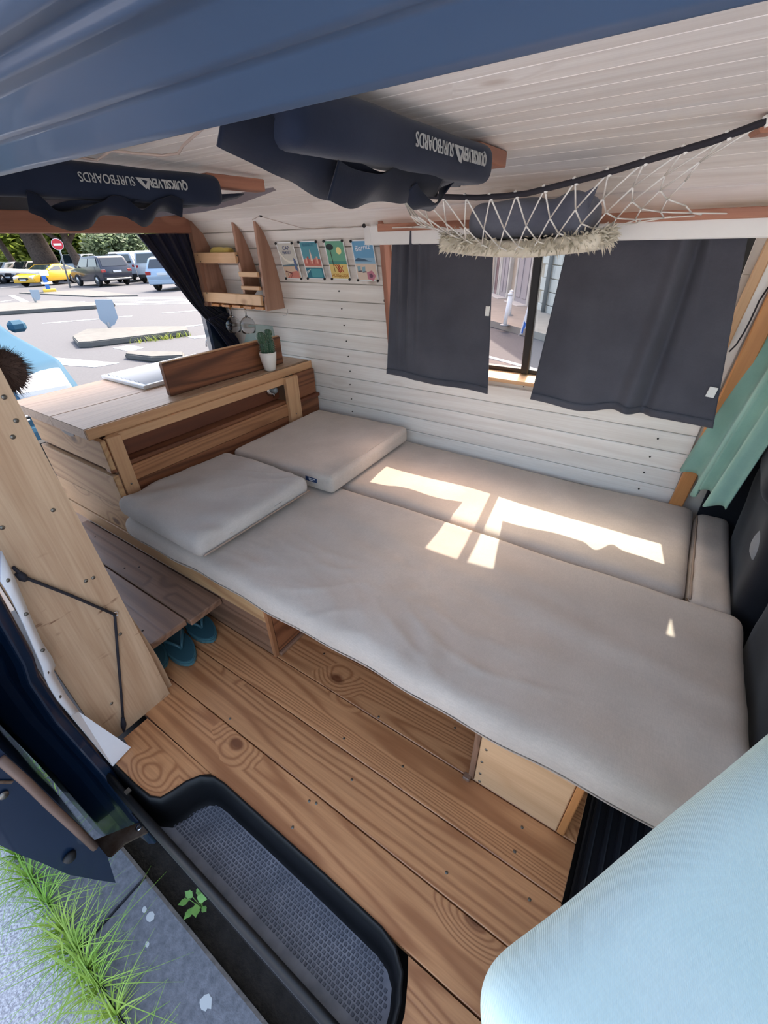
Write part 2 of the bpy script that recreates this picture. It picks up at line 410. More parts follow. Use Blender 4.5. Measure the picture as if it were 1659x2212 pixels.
def leaf(nm, a, b):
    k = NT(nm); v = k.objvec(); col = k.mix(k.ramp(k.noise(v, 1.2, 4, .7), .35, .65), a, b); k.l(col, k.b.inputs['Base Color']); k.b.inputs['Roughness'].default_value = .6
    tr = k.n('BsdfTranslucent'); k.l(col, tr.inputs[0]); mx = k.n('MixShader'); mx.inputs[0].default_value = .5
    k.l(k.b.outputs[0], mx.inputs[1]); k.l(tr.outputs[0], mx.inputs[2]); k.l(mx.outputs[0], k.out.inputs[0]); return k.m
M['leaf_a'] = leaf('leaf_yellow_green', c(150, 160, 70), c(104, 126, 52)); M['leaf_b'] = leaf('leaf_grey_green', c(136, 152, 124), c(100, 120, 92)); M['leaf_c'] = leaf('leaf_deep_green', c(84, 114, 58), c(54, 84, 44))
M['sign_red'] = plain('sign_red', c(196, 42, 56), .4)
M['sign_back'] = plain('sign_back', c(150, 166, 182), .45, .3)
M['post_grey'] = plain('post_grey', c(140, 144, 146), .5, .4)
M['barrier_blue'] = plain('barrier_blue', c(38, 102, 190), .4)
M['barrier_yellow'] = plain('barrier_yellow', c(226, 184, 60), .5)
M['stone'] = plain('limestone', c(184, 170, 152), .9, col2=c(164, 148, 130), vscale=2.5, bump=.3, bscale=40)
M['stone_white'] = plain('white_limestone', c(196, 192, 184), .9, col2=c(180, 176, 168), vscale=2.5)
M['mauve'] = plain('mauve_shutter', c(140, 118, 116), .7)
M['grey_door'] = plain('grey_door', c(158, 152, 154), .7)
M['wine_glass'] = NT('clear_glass').m
_g = M['wine_glass'].node_tree.nodes['Principled BSDF']; _g.inputs['Transmission Weight'].default_value = 1.0; _g.inputs['Roughness'].default_value = 0.0; _g.inputs['IOR'].default_value = 1.3
M['pane_clear'] = pane('window_pane', (.93, .96, .95, 1)); M['pane_warm'] = pane('window_pane_tinted', (.92, .80, .76, 1))
for nm, col in dict(navy=(14, 24, 44), yellow=(206, 160, 36), silver=(168, 176, 184), white=(206, 210, 214), pale_blue=(50, 84, 106), dark=(40, 44, 50), ice=(150, 170, 190)).items():
    M['car_'+nm] = plain('car_paint_'+nm, c(*col), .6 if nm == 'pale_blue' else .3, 0.0, coat=0 if nm == 'pale_blue' else .5, spec=.1 if nm == 'pale_blue' else .5)
PAPER = {}
def ink(r, g, b):
    k = (r, g, b)
    if k not in PAPER: PAPER[k] = plain('print_ink', c(r, g, b), .75)
    return PAPER[k]

# ================================================================== THE VAN SHELL
WP = [(1.640, .18), (1.630, .30), (1.605, .64), (1.576, .838), (1.568, .932), (1.555, 1.006), (1.530, 1.094), (1.500, 1.158),
      (1.468, 1.188), (1.40, 1.220), (1.30, 1.243), (1.15, 1.258), (.95, 1.266), (.6, 1.264), (.28, 1.258)]
def wy(z):
    for (y0, z0), (y1, z1) in zip(WP, WP[1:]):
        if z0 <= z <= z1: return y0+(y1-y0)*(z-z0)/(z1-z0)
    return WP[0][0] if z < WP[0][1] else WP[8][0]
def arc(start):
    pts = [Vector((0, y, z)) for y, z in WP]; L = [0]
    for a, b in zip(pts, pts[1:]): L.append(L[-1]+(b-a).length)
    def at(s):
        for i in range(len(L)-1):
            if L[i] <= s <= L[i+1]: return pts[i].lerp(pts[i+1], (s-L[i])/(L[i+1]-L[i]))
        return pts[-1]
    return at, L[-1]
WIN = (-.985, .076, .648, 1.165)      # window hole in the far wall x0,x1,z0,z1
ATW, ALEN = arc(0)
# backing sheets of wall and ceiling
def strip_sheet(name, pts, xr, mat, parent=None, off=.016):
    V = []; Fc = []
    for (y0, z0), (y1, z1) in zip(pts, pts[1:]):
        t = Vector((0, y1-y0, z1-z0)).normalized(); n = Vector((0, t.z, -t.y))*off
        for x0, x1 in xr((z0+z1)/2):
            k = len(V)
            for dx, (y, z) in ((x0, (y0, z0)), (x1, (y0, z0)), (x1, (y1, z1)), (x0, (y1, z1))): V.append((dx, y+n.y, z+n.z))
            Fc.append((k, k+1, k+2, k+3))
    o = pydata(name, V, Fc, mat, parent, fix=False); md = o.modifiers.new('s', 'SOLIDIFY'); md.thickness = .01; md.offset = 0
    return o
WPs = sorted(set(WP[:9] + [(wy(.648), .648), (wy(1.165), 1.165)]), key=lambda q: q[1])
M['backing'] = plain('painted_backing', c(206, 196, 184), .8)
wall = strip_sheet('wall_left', WPs, lambda z: [(-2.12, WIN[0]), (WIN[1], 2.2)] if WIN[2] < z < WIN[3] else [(-2.12, 2.2)], M['backing'])
tag(wall, 'white painted tongue and groove wall across the bed', 'wall', kind='structure')
ceil = strip_sheet('ceiling', WP[8:], lambda z: [(-2.12, 2.2)], M['backing'])
tag(ceil, 'white painted tongue and groove ceiling above the bed', 'ceiling', kind='structure')
# planks along the profile
s = .215-.18; W_ = .0675; kk = 0
while s + W_ < ALEN+.02:
    a, b = ATW(s), ATW(min(s+W_, ALEN)); mid = (a+b)/2
    root = wall if mid.z < 1.185 and mid.y > 1.46 else ceil
    if WIN[2]-.03 < mid.z < WIN[3]-.02: spans = [(-2.045, -1.024)]
    elif mid.z < .30: spans = [(-1.6, .125)]
    elif mid.z < .62: spans = [(-1.6, .122)]
    else: spans = [(-2.045, .9)]
    if .62 < mid.z < .76: spans[0] = (-1.735, spans[0][1])
    if .55 < mid.z < .63: spans = [(-1.735, .122)]
    if root is ceil: spans = [(-2.06, 1.4)]
    for x0, x1 in spans:
        t = (b-a).normalized()
        R = Matrix((Vector((1, 0, 0)), t, Vector((1, 0, 0)).cross(t))).transposed()
        cpos = mid + R @ Vector((0, 0, -.006)); cpos.x = (x0+x1)/2
        if R.col[2].y > 0 and root is wall: pass
        box('plank', (x1-x0, (b-a).length-(.0022 if root is wall else .0008), .012), cpos, M['white_wood'], root, R, .0022 if root is wall else .0010)
    s += W_; kk += 1
# roof skin above the ceiling and outer body of the far side
roof = extrude_x('roof', [(.05, 1.30), (.05, 1.42), (.4, 1.47), (1.2, 1.47), (1.5, 1.41), (1.58, 1.31), (1.54, 1.29), (1.46, 1.37), (1.2, 1.42), (.4, 1.40)], -2.2, 2.2, M['body'])
tag(roof, 'dark blue painted roof skin of the van', 'roof', kind='structure')
# side-door header rail: painted steel profile with ridges
hp = [(.345, 1.262), (.345, 1.20), (.342, 1.191), (.335, 1.188), (.325, 1.190), (.300, 1.206), (.292, 1.2065), (.272, 1.199), (.264, 1.200), (.252, 1.2065), (.236, 1.212), (.228, 1.2115), (.210, 1.2065), (.206, 1.2075),
      (.202, 1.2125), (.197, 1.2125), (.170, 1.1995), (.160, 1.1965), (.153, 1.199), (.140, 1.210), (.120, 1.216), (.100, 1.214), (.08, 1.22), (.06, 1.25), (.05, 1.34), (.345, 1.34)]
hd = extrude_x('trim_1', hp, -1.6, 1.2, M['header'], smooth=False)
bv = hd.modifiers.new('b', 'BEVEL'); bv.width = .004; bv.segments = 3; bv.limit_method = 'ANGLE'; bv.angle_limit = math.radians(12)
for p in hd.data.polygons: p.use_smooth = True
tag(hd, 'blue grey painted steel header rail over the side door opening', 'door header', kind='structure')

# floor -----------------------------------------------------------------------
fl = bb('floor', (-2.1, .30, -.05), (.10, 1.64, -.022), M['gutter'], None, 0)
FLO = Vector((-1.0, .97, -.036))
tag(fl, 'varnished honey brown plank floor of the van', 'floor', kind='structure')
JY = [.1945, .303, .421, .535, .655, .775, .895]
for i in range(len(JY)-1):
    y0, y1 = JY[i], JY[i+1]
    x1 = .114 if y0 < .53 else -.14 + (0.254 if y0 > .6 else .254)
    bb('plank', Vector((-1.95, y0+.0012, -.0215))-FLO, Vector((x1, y1-.0012, 0))-FLO, M['floor'], fl, .0015)
# boards cut round the step well
rimL = [onz(*p, 0).xy for p in ((280, 1617), (245, 1655), (290, 1697), (330, 1728), (348, 1730), (365, 1720), (382, 1704), (400, 1690), (420, 1680), (440, 1675), (450, 1676))]
RIM0 = [(-.905, .075), (-.80, .078), (-.745, .083), (-.722, .095), (-.710, .125), (-.703, .150), (-.685, .178), (-.668, .192)]
pl = [(-.94, .192), (-.94, .125), (-.90, .12)] + [(x_-.003, y_+.003) for x_, y_ in RIM0]
cx = -.8; cy = .14
prism('plank', [(p[0]-cx, p[1]-cy) for p in pl], .022, M['floor'], fl, Vector((cx, cy, -.011))-FLO)
prism('plank', [(x-.05, y-.14) for x, y in [(-.10, .192), (-.085, .165), (-.07, .13), (-.062, .09), (-.06, .02), (.2, .02), (.2, .192)]], .022, M['floor'], fl, Vector((.05, .14, -.011))-FLO)
# screws in the floor
sc_me = None
for px in ((497, 1552), (683, 1735), (760, 1684), (818, 1548), (743, 1595), (1000, 1560), (983, 1572), (870, 1655), (1128, 1787), (1112, 1839), (965, 1885), (668, 1730), (1144, 1943), (632, 1787), (700, 1412)):
    p = onz(*px, .0005)-FLO
    if sc_me is None:
        sc = lathe('screw', [(0, .0006), (.0028, .0006), (.0034, 0), (.0034, -.002)], M['screw'], fl, p, n=10); sc_me = sc.data
    else: mesh_obj('screw', sc_me, M['screw'], fl, p)

# step well ------------------------------------------------------------------
st = thing('step_well', 'black moulded plastic entry step with studded tread', 'step', (-.4, .12, -.11))
SO = Vector((-.4, .12, -.11))
rim_in = [(-.905, .075), (-.80, .078), (-.745, .083), (-.722, .095), (-.710, .125), (-.703, .150), (-.685, .178), (-.655, .1945), (-.62, .198), (-.3, .198), (-.16, .196), (-.125, .188), (-.098, .168), (-.082, .135), (-.072, .085), (-.066, .055)]
def offs(P, d):
    out = []
    for i, p in enumerate(P):
        a = Vector(P[max(0, i-1)]); b = Vector(P[min(len(P)-1, i+1)]); t = (b-a).normalized(); out.append((p[0]+t.y*d, p[1]-t.x*d))
    return out
levels = [(0.0, .0035), (-.002, .0045), (.004, .002), (.007, -.025), (.009, -.085), (.013, -.101), (.02, -.1065)]
V = []; Fc = []; n = len(rim_in)
for d, z in levels:
    for p in offs(rim_in, d): V.append((p[0]-SO.x, max(p[1], .05)-SO.y, z-SO.z))
for j in range(len(levels)-1):
    for i in range(n-1): Fc.append((j*n+i, j*n+i+1, (j+1)*n+i+1, (j+1)*n+i))
w = pydata('rim_wall', V, Fc, M['rubber'], st, smooth=True)
tread_c = offs(rim_in, .02)
tp = [(max(-.80, p[0])-SO.x, max(p[1], .048)-SO.y) for p in tread_c if p[0] > -.76]
M['tread'] = plain('worn_tread', c(116, 120, 128), .5, col2=c(156, 158, 165), vscale=14, bump=.25, bscale=120)
tp = [(-.755-SO.x, .046-SO.y)] + tp + [(-.09-SO.x, .046-SO.y)]
prism('tread', tp, .008, M['tread'], st, (0, 0, 0))
V = []; Fc = []
M['stud'] = plain('tread_stud', c(84, 88, 98), .5, col2=c(108, 112, 121), vscale=60)
for ix in range(62):
    for iy in range(11):
        x = -.715+ix*.0098 + (.0049 if iy % 2 else 0); y = .088+iy*.0083
        # keep inside the rounded ends
        lim = .178 if (-.655 < x < -.15) else .178-(max(-.655-x, x+.15))*1.1
        if y > lim or x > -.105: continue
        hx, hy = .0031, .0029; z0 = .0042; z1 = .0062; k = len(V)
        for zz, g in ((z0, 1), (z1, .8)):
            for sx, sy in ((-1, -1), (1, -1), (1, 1), (-1, 1)): V.append((x+sx*hx*g-SO.x, y+sy*hy*g-SO.y, zz))
        Fc += [(k+4, k+5, k+6, k+7)] + [(k+i, k+(i+1) % 4, k+4+(i+1) % 4, k+4+i) for i in range(4)]
so_ = pydata('tread_stud', V, Fc, M['stud'], st); so_['kind'] = 'stuff'
lip = [(.062, -.030), (.060, -.006), (.055, -.001), (.049, -.004), (.045, -.02), (.046, -.11), (.05, -.118), (.066, -.115)]
o = extrude_x('sill_lip', [(y-SO.y, z-SO.z) for y, z in lip], -.93-SO.x, -.03-SO.x, M['rubber'], st, smooth=True)
# metal sill box below
sill = extrude_x('trim_2', [(.10, -.155), (.045, -.155), (.05, -.24), (.07, -.30), (.3, -.30), (.3, -.17)], -2.0, .5, M['black_metal'])
tag(sill, 'black underside of the van sill under the step', 'sill', kind='structure')
hinge_plate = prism('bolt', [(-.006, -.006), (.006, -.006), (.006, .006), (-.006, .006)], .003, M['screw'], st, (-.80-SO.x, .06-SO.y, .006-SO.z))

# door pillar and right hand body side ------------------------------------------
def pil(zs, prof, name, mat, kind='structure', label='', cat='pillar'):
    V = []; Fc = []; n = len(prof)
    for z, dy, dx in zs:
        for x, y in prof: V.append((x+dx, y+dy, z))
    for j in range(len(zs)-1):
        for i in range(n): Fc.append((j*n+i, j*n+(i+1) % n, (j+1)*n+(i+1) % n, (j+1)*n+i))
    Fc += [tuple(range(n))[::-1], tuple(range((len(zs)-1)*n, len(zs)*n))]
    o = pydata(name, V, Fc, mat, None, smooth=False); tag(o, label, cat, kind=kind); 
    b = o.modifiers.new('b', 'BEVEL'); b.width = .004; b.segments = 2; return o
zs = [(-.30, 0, .06), (-.16, 0, .03), (0, 0, 0), (.1, -.004, -.03), (.2, -.008, -.05), (.33, -.004, -.055), (.38, .006, -.055), (.6, .02, -.05), (.9, .035, -.04), (1.2, .05, -.02)]
pil(zs, [(-.89, .066), (-.905, .070), (-.93, .074), (-2.1, .074), (-2.1, -.03), (-1.05, -.03), (-.99, -.02), (-.955, .012), (-.945, .03), (-.90, .035), (-.885, .045)], 'wall_right', M['body'],
    label='dark blue painted body side behind the sliding door opening', cat='wall')
# white painted strip on the pillar edge
sp = thing('door_jamb_strip', 'white painted metal strip up the door pillar beside the plywood', 'strip', (-.9, .08, 0))
def jamb_pts(px, X): return [onx(x, y, X) for x, y in px]
up_in = [(0, 1190), (30, 1252), (62, 1330), (88, 1388), (110, 1420), (117, 1437), (113, 1450), (124, 1472), (140, 1500), (168, 1537)]
up_out = [(0, 1256), (22, 1292), (50, 1350), (75, 1408), (88, 1438), (92, 1450), (95, 1462), (104, 1483), (122, 1512), (151, 1546)]
A = jamb_pts(up_in, -.932); B = jamb_pts(up_out, -.915)
V = [p-Vector((-.9, .08, 0)) for p in A+B]; n = len(A)
o = pydata('strip_upper', V, [(i, i+1, n+i+1, n+i) for i in range(n-1)], M['white_paint'], sp, smooth=True); md = o.modifiers.new('s', 'SOLIDIFY'); md.thickness = .003
lowq = [onx(168, 1537, -.932), onz(281, 1614, .003), onz(242, 1655, .003), onx(151, 1546, -.915)]
o = pydata('strip_lower', [p-Vector((-.9, .08, 0)) for p in lowq], [(0, 1, 2, 3)], M['white_paint'], sp); md = o.modifiers.new('s', 'SOLIDIFY'); md.thickness = .003
for px in ((17, 1254), (57, 1327), (93, 1405), (102, 1454), (129, 1506), (252, 1638)):
    p = onx(*px, -.918) if px[1] < 1600 else onz(*px, .006)
    lathe('screw', [(0, .0015), (.003, .0015), (.004, 0), (.004, -.002)], M['screw'], sp, p-Vector((-.9, .08, 0)), (0, math.pi/2 if px[1] < 1600 else 0, 0), n=10)

# plywood end panel --------------------------------------------------------------
pp = thing('plywood_panel', 'tall plywood end panel beside the side door with elastic cord', 'panel', (-.965, .2, 0))
PX = -.957
edge = [(365, 1495), (335, 1440), (308, 1400), (290, 1360), (255, 1330), (245, 1290), (215, 1200), (185, 1130), (150, 1062), (110, 985), (70, 910), (30, 845), (0, 795)]
ep = [onx(*p, PX) for p in edge]
yz = [(p.y, max(0.0, p.z)) for p in ep]; yz[0] = (yz[0][0], 0.0)
# smooth inner edge continues up to the ceiling
poly = [(.088, 0.0)] + [(.272, 0.0), (.270, .2), (.264, .45), (.256, .75), (.252, .95)] + [(.25, 1.2), (.105, 1.2), (.1, .8), (.09, .4)]
R = Matrix((Vector((0, 0, 1)), Vector((0, -1, 0)), Vector((1, 0, 0)))).transposed()   # local x up, y -> -Y, z -> +X
prism('sheet', [(z, -(y-.2)) for y, z in poly], .016, M['ply'], pp, (0, 0, 0), R)
prism('edge_block', [(z, -(y-.2)) for y, z in [(.2, 0), (.292, 0), (.290, .12), (.284, .2), (.274, .3), (.2, .3)]], .02, M['ply'], pp, (-.022, 0, 0), R)
for px in ((9, 858), (35, 909), (28, 944), (115, 1102), (5, 1140), (186, 1255), (202, 1248), (241, 1520), (260, 1370)):
    p = onx(*px, PX+.0005); lathe('screw', [(0, .0015), (.003, .0015), (.0045, 0), (.0045, -.002)], M['screw'], pp, p-pp.location, (0, math.pi/2, 0), n=10)
cp = [onx(*q, PX+.006) - pp.location for q in ((28, 1225), (45, 1240), (60, 1250), (150, 1285), (247, 1327))]
cp2 = [onx(*q, PX+.006) - pp.location for q in ((248, 1328), (255, 1420), (262, 1500), (266, 1553))]
tube('elastic_cord', cp, .0032, M['black_cord'], pp); tube('elastic_cord', cp2, .0032, M['black_cord'], pp)
tube('cord_knot', [onx(*q, PX+.006)-pp.location for q in ((38, 1238), (50, 1248), (56, 1254))], [.006, .008, .004], M['black_cord'], pp)
p0 = onx(249, 1327, PX+.004)-pp.location
tube('eyelet', [p0+Vector((0, .006*math.cos(a), .006*math.sin(a))) for a in [i*math.pi/6 for i in range(12)]], .0014, M['chrome'], pp, 6, True)
tube('cord_hook', [onx(*q, PX+.006)-pp.location for q in ((265, 1550), (267, 1565), (268, 1580))], [.004, .007, .003], M['black_cord'], pp)

# ================================================================== FAR WINDOW
wn = empty('window_1', (-.45, 1.64, .66)); tag(wn, 'black framed sliding side window behind grey curtains', 'window', kind='structure')
WO = wn.location
def wl(p): return Vector(p)-WO
yb, yt, zb, zt = 1.668, 1.600, .672, 1.215
def wp(x, z, dy=0): t = (z-zb)/(zt-zb); return wl((x, yb+(yt-yb)*t+dy, z))
nrm = Vector((0, -1, -.12))
for nm, x0, x1 in (('frame_bottom', 0, 0),):
    beam(nm, wp(-1.06, zb), wp(.16, zb), .02, .022, nrm, M['black_metal'], wn)
beam('frame_top_sun_stop', wp(-1.06, zt+.06), wp(.16, zt+.06), .14, .022, nrm, M['black_metal'], wn)  # top bar heightened out of view to block sun passing above the window
beam('frame_side', wp(-.985, zb), wp(-.985, zt), .08, .022, nrm, M['black_metal'], wn)  # frame side widened to keep sun from slipping past the curtain edge
beam('frame_side', wp(.087, zb), wp(.087, zt), .052, .022, nrm, M['black_metal'], wn)  # also broadened, narrowing the sun leak beside the cab-end curtain
dv = ony(1133.5, 808, yb-.01); dv2 = ony(1165, 548, yt-.01)
beam('divider', wp(dv.x, zb-.005, -.012), wp(dv.x, zt, -.012), .028, .022, nrm, M['black_metal'], wn, .004)
beam('divider_seal', wp(dv.x-.014, zb-.005, .004), wp(dv.x-.014, zt, .004), .008, .02, nrm, M['rubber'], wn, .002)
def pq(x0, x1, nm, mt, dy): pydata(nm, [wp(x0, zb, dy), wp(x1, zb, dy), wp(x1, zt, dy), wp(x0, zt, dy)], [(0, 1, 2, 3)], mt, wn)
pq(-1.05, dv.x, 'pane', M['pane_warm'], .004); pq(dv.x, .095, 'pane', M['pane_clear'], -.004)
sl_ = thing('window_sill', 'light wooden sill board under the side window', 'sill', (-.45, 1.62, .65))
b_ = box('board', (1.16, .078, .014), (0, .005, .003), M['light_pine'], sl_, (math.radians(10), 0, 0), .003)
box('screw_head', (.006, .004, .004), (.005, -.036, -.012), M['dark_screw'], sl_)
lj = beam('window_jamb', (-1.012, 1.598, .655), (-1.006, 1.523, 1.165), .07, .02, (1, 0, 0), M['beam']); tag(lj, 'red brown wooden jamb at the rear end of the side window', 'jamb')

# pelmet board and wooden rail above the curtains
pelY = 1.446
pm = bb('trim_3', (-1.02, pelY, 1.0895), (.9, pelY+.016, 1.146), M['white_gloss'], None, .003); tag(pm, 'long white painted pelmet board above the curtains', 'pelmet', kind='structure')
rl = bb('trim_4', (-.985, pelY-.006, 1.128), (.9, pelY+.03, 1.150), M['beam'], None, .002); tag(rl, 'brown wooden rail above the white pelmet board', 'rail', kind='structure')
pe = bb('trim_5', (-1.085, 1.500, 1.0895), (-1.02, 1.516, 1.16), M['white_gloss'], None, .003); tag(pe, 'short white end board beside the last poster', 'board', kind='structure')

# wooden posts at the cab end of the far wall
def post(nm, a, b, w, t, mt, lab): 
    o = beam(nm, a, b, w, t, (0, -1, -.1), mt, None, .003); tag(o, lab, 'post', kind='structure'); return o
post('trim_6', (.133, 1.612, .20), (.168, 1.540, 1.09), .040, .03, M['orange'], 'orange wooden post at the cab end of the plank wall')
post('trim_7', (.110, 1.618, .60), (.134, 1.552, 1.09), .030, .012, M['white_gloss'], 'white strip between the two wooden posts at the cab end')
post('trim_8', (.086, 1.612, .62), (.110, 1.548, 1.09), .024, .02, M['light_pine'], 'narrow pale wooden post edging the side window')
t_ = tube('post_wire', [ony(*p, 1.55) for p in ((1660, 620), (1640, 650), (1622, 690), (1606, 720), (1590, 745), (1575, 760))], .002, M['black_cord']); tag(t_, 'thin dark wire running down the wooden cab post', 'wire')

# nail heads on the far wall
nail = None
for px in [(732, 629), (738, 667), (743, 703), (748, 737), (752, 770), (756, 802), (756, 831), (759, 862), (761, 889), (1421, 948), (1404, 987), (1391, 1021), (1380, 1056), (832, 650)]:
    d = ray(*px); z = 1.0
    for _ in range(8):
        p = ony(px[0], px[1], wy(z)-.0125); z = p.z
    r = .0075 if px[0] == 832 else .003
    mm = lathe('nail_head', [(0, .002), (r*.8, .0018), (r, 0), (r, -.002)], M['dark_screw'], wall, p, (math.radians(96), 0, 0), n=10)

# rear end frame -----------------------------------------------------------------
RX = -2.02
rb = bb('trim_9', (RX-.03, .06, 1.148), (RX, 1.456, 1.214), M['beam'], None, .003, 'y'); tag(rb, 'brown wooden header beam over the rear opening', 'beam', kind='structure')
rt = bb('trim_10', (RX-.12, .06, 1.21), (RX-.03, 1.5, 1.30), M['body'], None, .003); tag(rt, 'dark body frame above the rear opening', 'frame', kind='structure')
RP = Matrix((Vector((0, 0, 1)), Vector((0, -1, 0)), Vector((1, 0, 0)))).transposed()
rp = prism('trim_11', [(z, -(y)) for y, z in [(1.448, .845), (1.590, .845), (1.572, .93), (1.556, 1.0), (1.535, 1.08), (1.508, 1.15), (1.470, 1.19), (1.448, 1.20)]], .03, M['shelf'], None, (RX-.012, 0, 0), RP, .002)
tag(rp, 'brown wooden gusset post beside the rear opening behind the shelf', 'post', kind='structure')
pl_ = bb('trim_12', (RX-.10, 1.46, -.3), (RX-.05, 1.66, 1.2), M['body'], None, .01); tag(pl_, 'dark metal pillar at the rear opening beside the wall', 'pillar', kind='structure')
mp = pydata('metal_wall_panel', [ony(640, 765, 1.628), ony(527, 745, 1.60), ony(538, 700, 1.60), ony(628, 705, 1.60), ony(634, 735, 1.605)], [(0, 1, 2, 3, 4)], M['pewter'])
tag(mp, 'bare pale green metal patch of wall above the worktop corner', 'metal panel'); mp['kind'] = 'structure'; mp.name = 'trim_13'
md = mp.modifiers.new('s', 'SOLIDIFY'); md.thickness = .004
lathe('access_hole', [(0, .001), (.016, .001), (.02, 0)], M['black_metal'], pl_, onx(478, 718, RX-.049)-pl_.location, (0, math.pi/2, 0), n=16)

# ================================================================== BED
bl = thing('bed_base_box', 'rear bed base box of pine boards beside the step board', 'bed base', (-1.35, .6, 0))
def L(o, p): return Vector(p)-o.location
def cb(nm, a, b, mt, par, bev=.002, grain='x'): return bb(nm, L(par, a), L(par, b), mt, par, bev, grain)
cb('board', (-2.0, .534, 0.0), (-.792, .550, .145), M['step'], bl)
cb('board', (-2.0, .532, .147), (-.80, .548, .205), M['pine'], bl)
cb('corner_strip', (-.800, .531, 0), (-.786, .547, .213), M['mid_wood'], bl, .002, 'z')
cb('end_panel', (-.800, .549, 0), (-.788, 1.05, .21), M['red_wood'], bl, .001, 'y')
cb('skirting', (-.788, .545, 0), (-.776, .74, .012), M['step'], bl, .002, 'y')
br = thing('bed_base_box', 'front bed base box of pale pine with knots near the cab', 'bed base', (-.02, .7, 0))
cb('front_panel', (-.122, .536, 0), (.072, .552, .20), M['light_pine'], br)
cb('corner_strip', (-.136, .534, 0), (-.123, .550, .20), M['step'], br, .001, 'z')
cb('corner_post', (.073, .534, 0), (.088, .552, .205), M['orange'], br, .002, 'z')
cb('end_panel', (.074, .553, .02), (.088, .95, .205), M['pine'], br, .001, 'y')
cb('side_panel', (-.136, .553, 0), (-.124, .95, .2), M['red_wood'], br, .001, 'y')
cb('foot_block', (-.146, .522, 0), (-.128, .538, .012), M['step'], br)
for px in ((1050, 1620), (1041, 1646), (1037, 1671), (1036, 1688)):
    p = ony(*px, .5355); lathe('screw', [(0, .001), (.003, .001), (.0036, 0), (.0036, -.001)], M['screw'], br, L(br, p), (math.pi/2, 0, 0), n=8)
pt = thing('bed_platform', 'flat wooden bed platform under the mattresses', 'bed platform', (-.6, 1.08, .21))
for i, (x0, x1) in enumerate(((-1.5, -.96), (-.955, -.42), (-.415, .12), (.125, .295))): cb('panel', (x0, .56, .2135), (x1, 1.618, .2225), M['pine'], pt)

def wrinkle(amp, sx, sy, seed, edge=0.0):
    def ridge(a, b, c_): return (1-min(1, abs(noise.noise(Vector((a, b, c_))))*2.6))**3
    def d(p, n):
        wx = nz(p.x*2.2, p.y*2.2, seed)*.25; wy_ = nz(p.x*2.2+9, p.y*2.2, seed)*.25
        h = nz(p.x*sx+seed, p.y*sy, seed)*amp*.9
        m = max(0.0, min(1.0, .35+1.6*nz(p.x*2.0, p.y*2.6, seed+3)))
        h += amp*.42*m*ridge((p.x+wx)*sx*.9, (p.y+wy_)*sy*1.5, seed+1)
        h += amp*.25*m*ridge((p.x+wy_)*sx*2.2+p.y*6, (p.y+wx)*sy*1.7, seed+7)
        return n*h
    return d
def matt(nm, lab, x0, x1, y0, y1, z0, z1, r, amp, sx, sy, seed, seg, mt, grp=None, cat='mattress', extra=None):
    o_ = rbox(nm, (x1-x0, y1-y0, z1-z0), r, seg, ((x0+x1)/2, (y0+y1)/2, (z0+z1)/2), mt, None, None, None)
    f = wrinkle(amp, sx, sy, seed)
    for v in o_.data.vertices:
        n = v.normal if False else Vector((0, 0, 1)) if v.co.z > 0 else Vector((0, 0, 0))
        dd = f(v.co, n)
        if extra: dd = dd + extra(v.co)
        v.co = v.co + dd
    tag(o_, lab, cat, grp); return o_
def fm_extra(p):
    # cover pulls and sagging skirt along the front edge
    d = Vector((0, 0, 0)); x = p.x-.575; 
    if p.y < -.20 and p.z > -.01:
        d.z -= .018*max(0, (-.20-p.y)/.1)**2*.6
    if p.y < -.27:
        d.y += .003*math.sin(x*11)+.002*math.sin(x*29+1); d.z += .002*math.sin(x*7+.6)*(1 if p.z < 0 else .3)
    # creases near the window light
    cx_, cy_ = p.x-.13, p.y+.02
    r = math.hypot(cx_*1.0, cy_*1.6)
    if p.z > 0: d.z += -.006*math.exp(-(r/.07)**2)+.004*math.exp(-((r-.08)/.03)**2)*(math.sin(cx_*60) if p.z > 0 else 0)
    cx_, cy_ = p.x-.27, p.y+.21; r = math.hypot(cx_, cy_*1.4)
    if p.z > 0: d.z += .006*math.exp(-(r/.06)**2)*math.sin(cx_*70+cy_*30)
    # long diagonal folds
    if p.z > 0:
        q = p.y + .12*(p.x); d.z += .0045*math.exp(-((q-.10)/.035)**2) - .003*math.exp(-((q-.05)/.04)**2) + .003*math.exp(-((q-.18)/.03)**2)*max(0, math.sin(p.x*4))
    return d
m1 = matt('mattress', 'long front mattress in beige linen cover along the open floor', -1.465, .318, .505, 1.095, .224, .312, .032, .0105, 3.6, 8.0, 3.1, (170, 70, 4), M['linen'], extra=fm_extra)
m2 = matt('mattress', 'narrow rear mattress in beige linen against the white wall', -1.465, .196, 1.103, 1.612, .224, .310, .034, .008, 3.4, 7.0, 8.7, (150, 60, 4), M['linen'])
m3 = matt('mattress', 'small end cushion with zip in front of the black seat', .200, .296, 1.085, 1.60, .224, .306, .026, .004, 6, 6, 5.2, (14, 24, 4), M['linen'])
for o_, zx in ((m3, -.125),):
    pts = [Vector((-.044, -.235+.47*i/30, .033+.002*math.sin(i))) for i in range(31)]
    tube('zip', pts, .0032, M['zip'], o_, 6)
    box('zip_pull', (.006, .018, .004), (-.048, -.235, .026), M['steel'], o_, (0, 0, .4), .001)
def piping(o_, hx, hy, z, r=.0022, rr=.02, zf=None):
    P = []
    for cx_, cy_, a0 in ((hx-rr, hy-rr, 0), (-hx+rr, hy-rr, 90), (-hx+rr, -hy+rr, 180), (hx-rr, -hy+rr, 270)):
        for k in range(5): a = math.radians(a0+k*22.5); P.append((cx_+rr*math.cos(a), cy_+rr*math.sin(a), z))
    tube('seam', P, r, o_.data.materials[0], o_, 5, True)
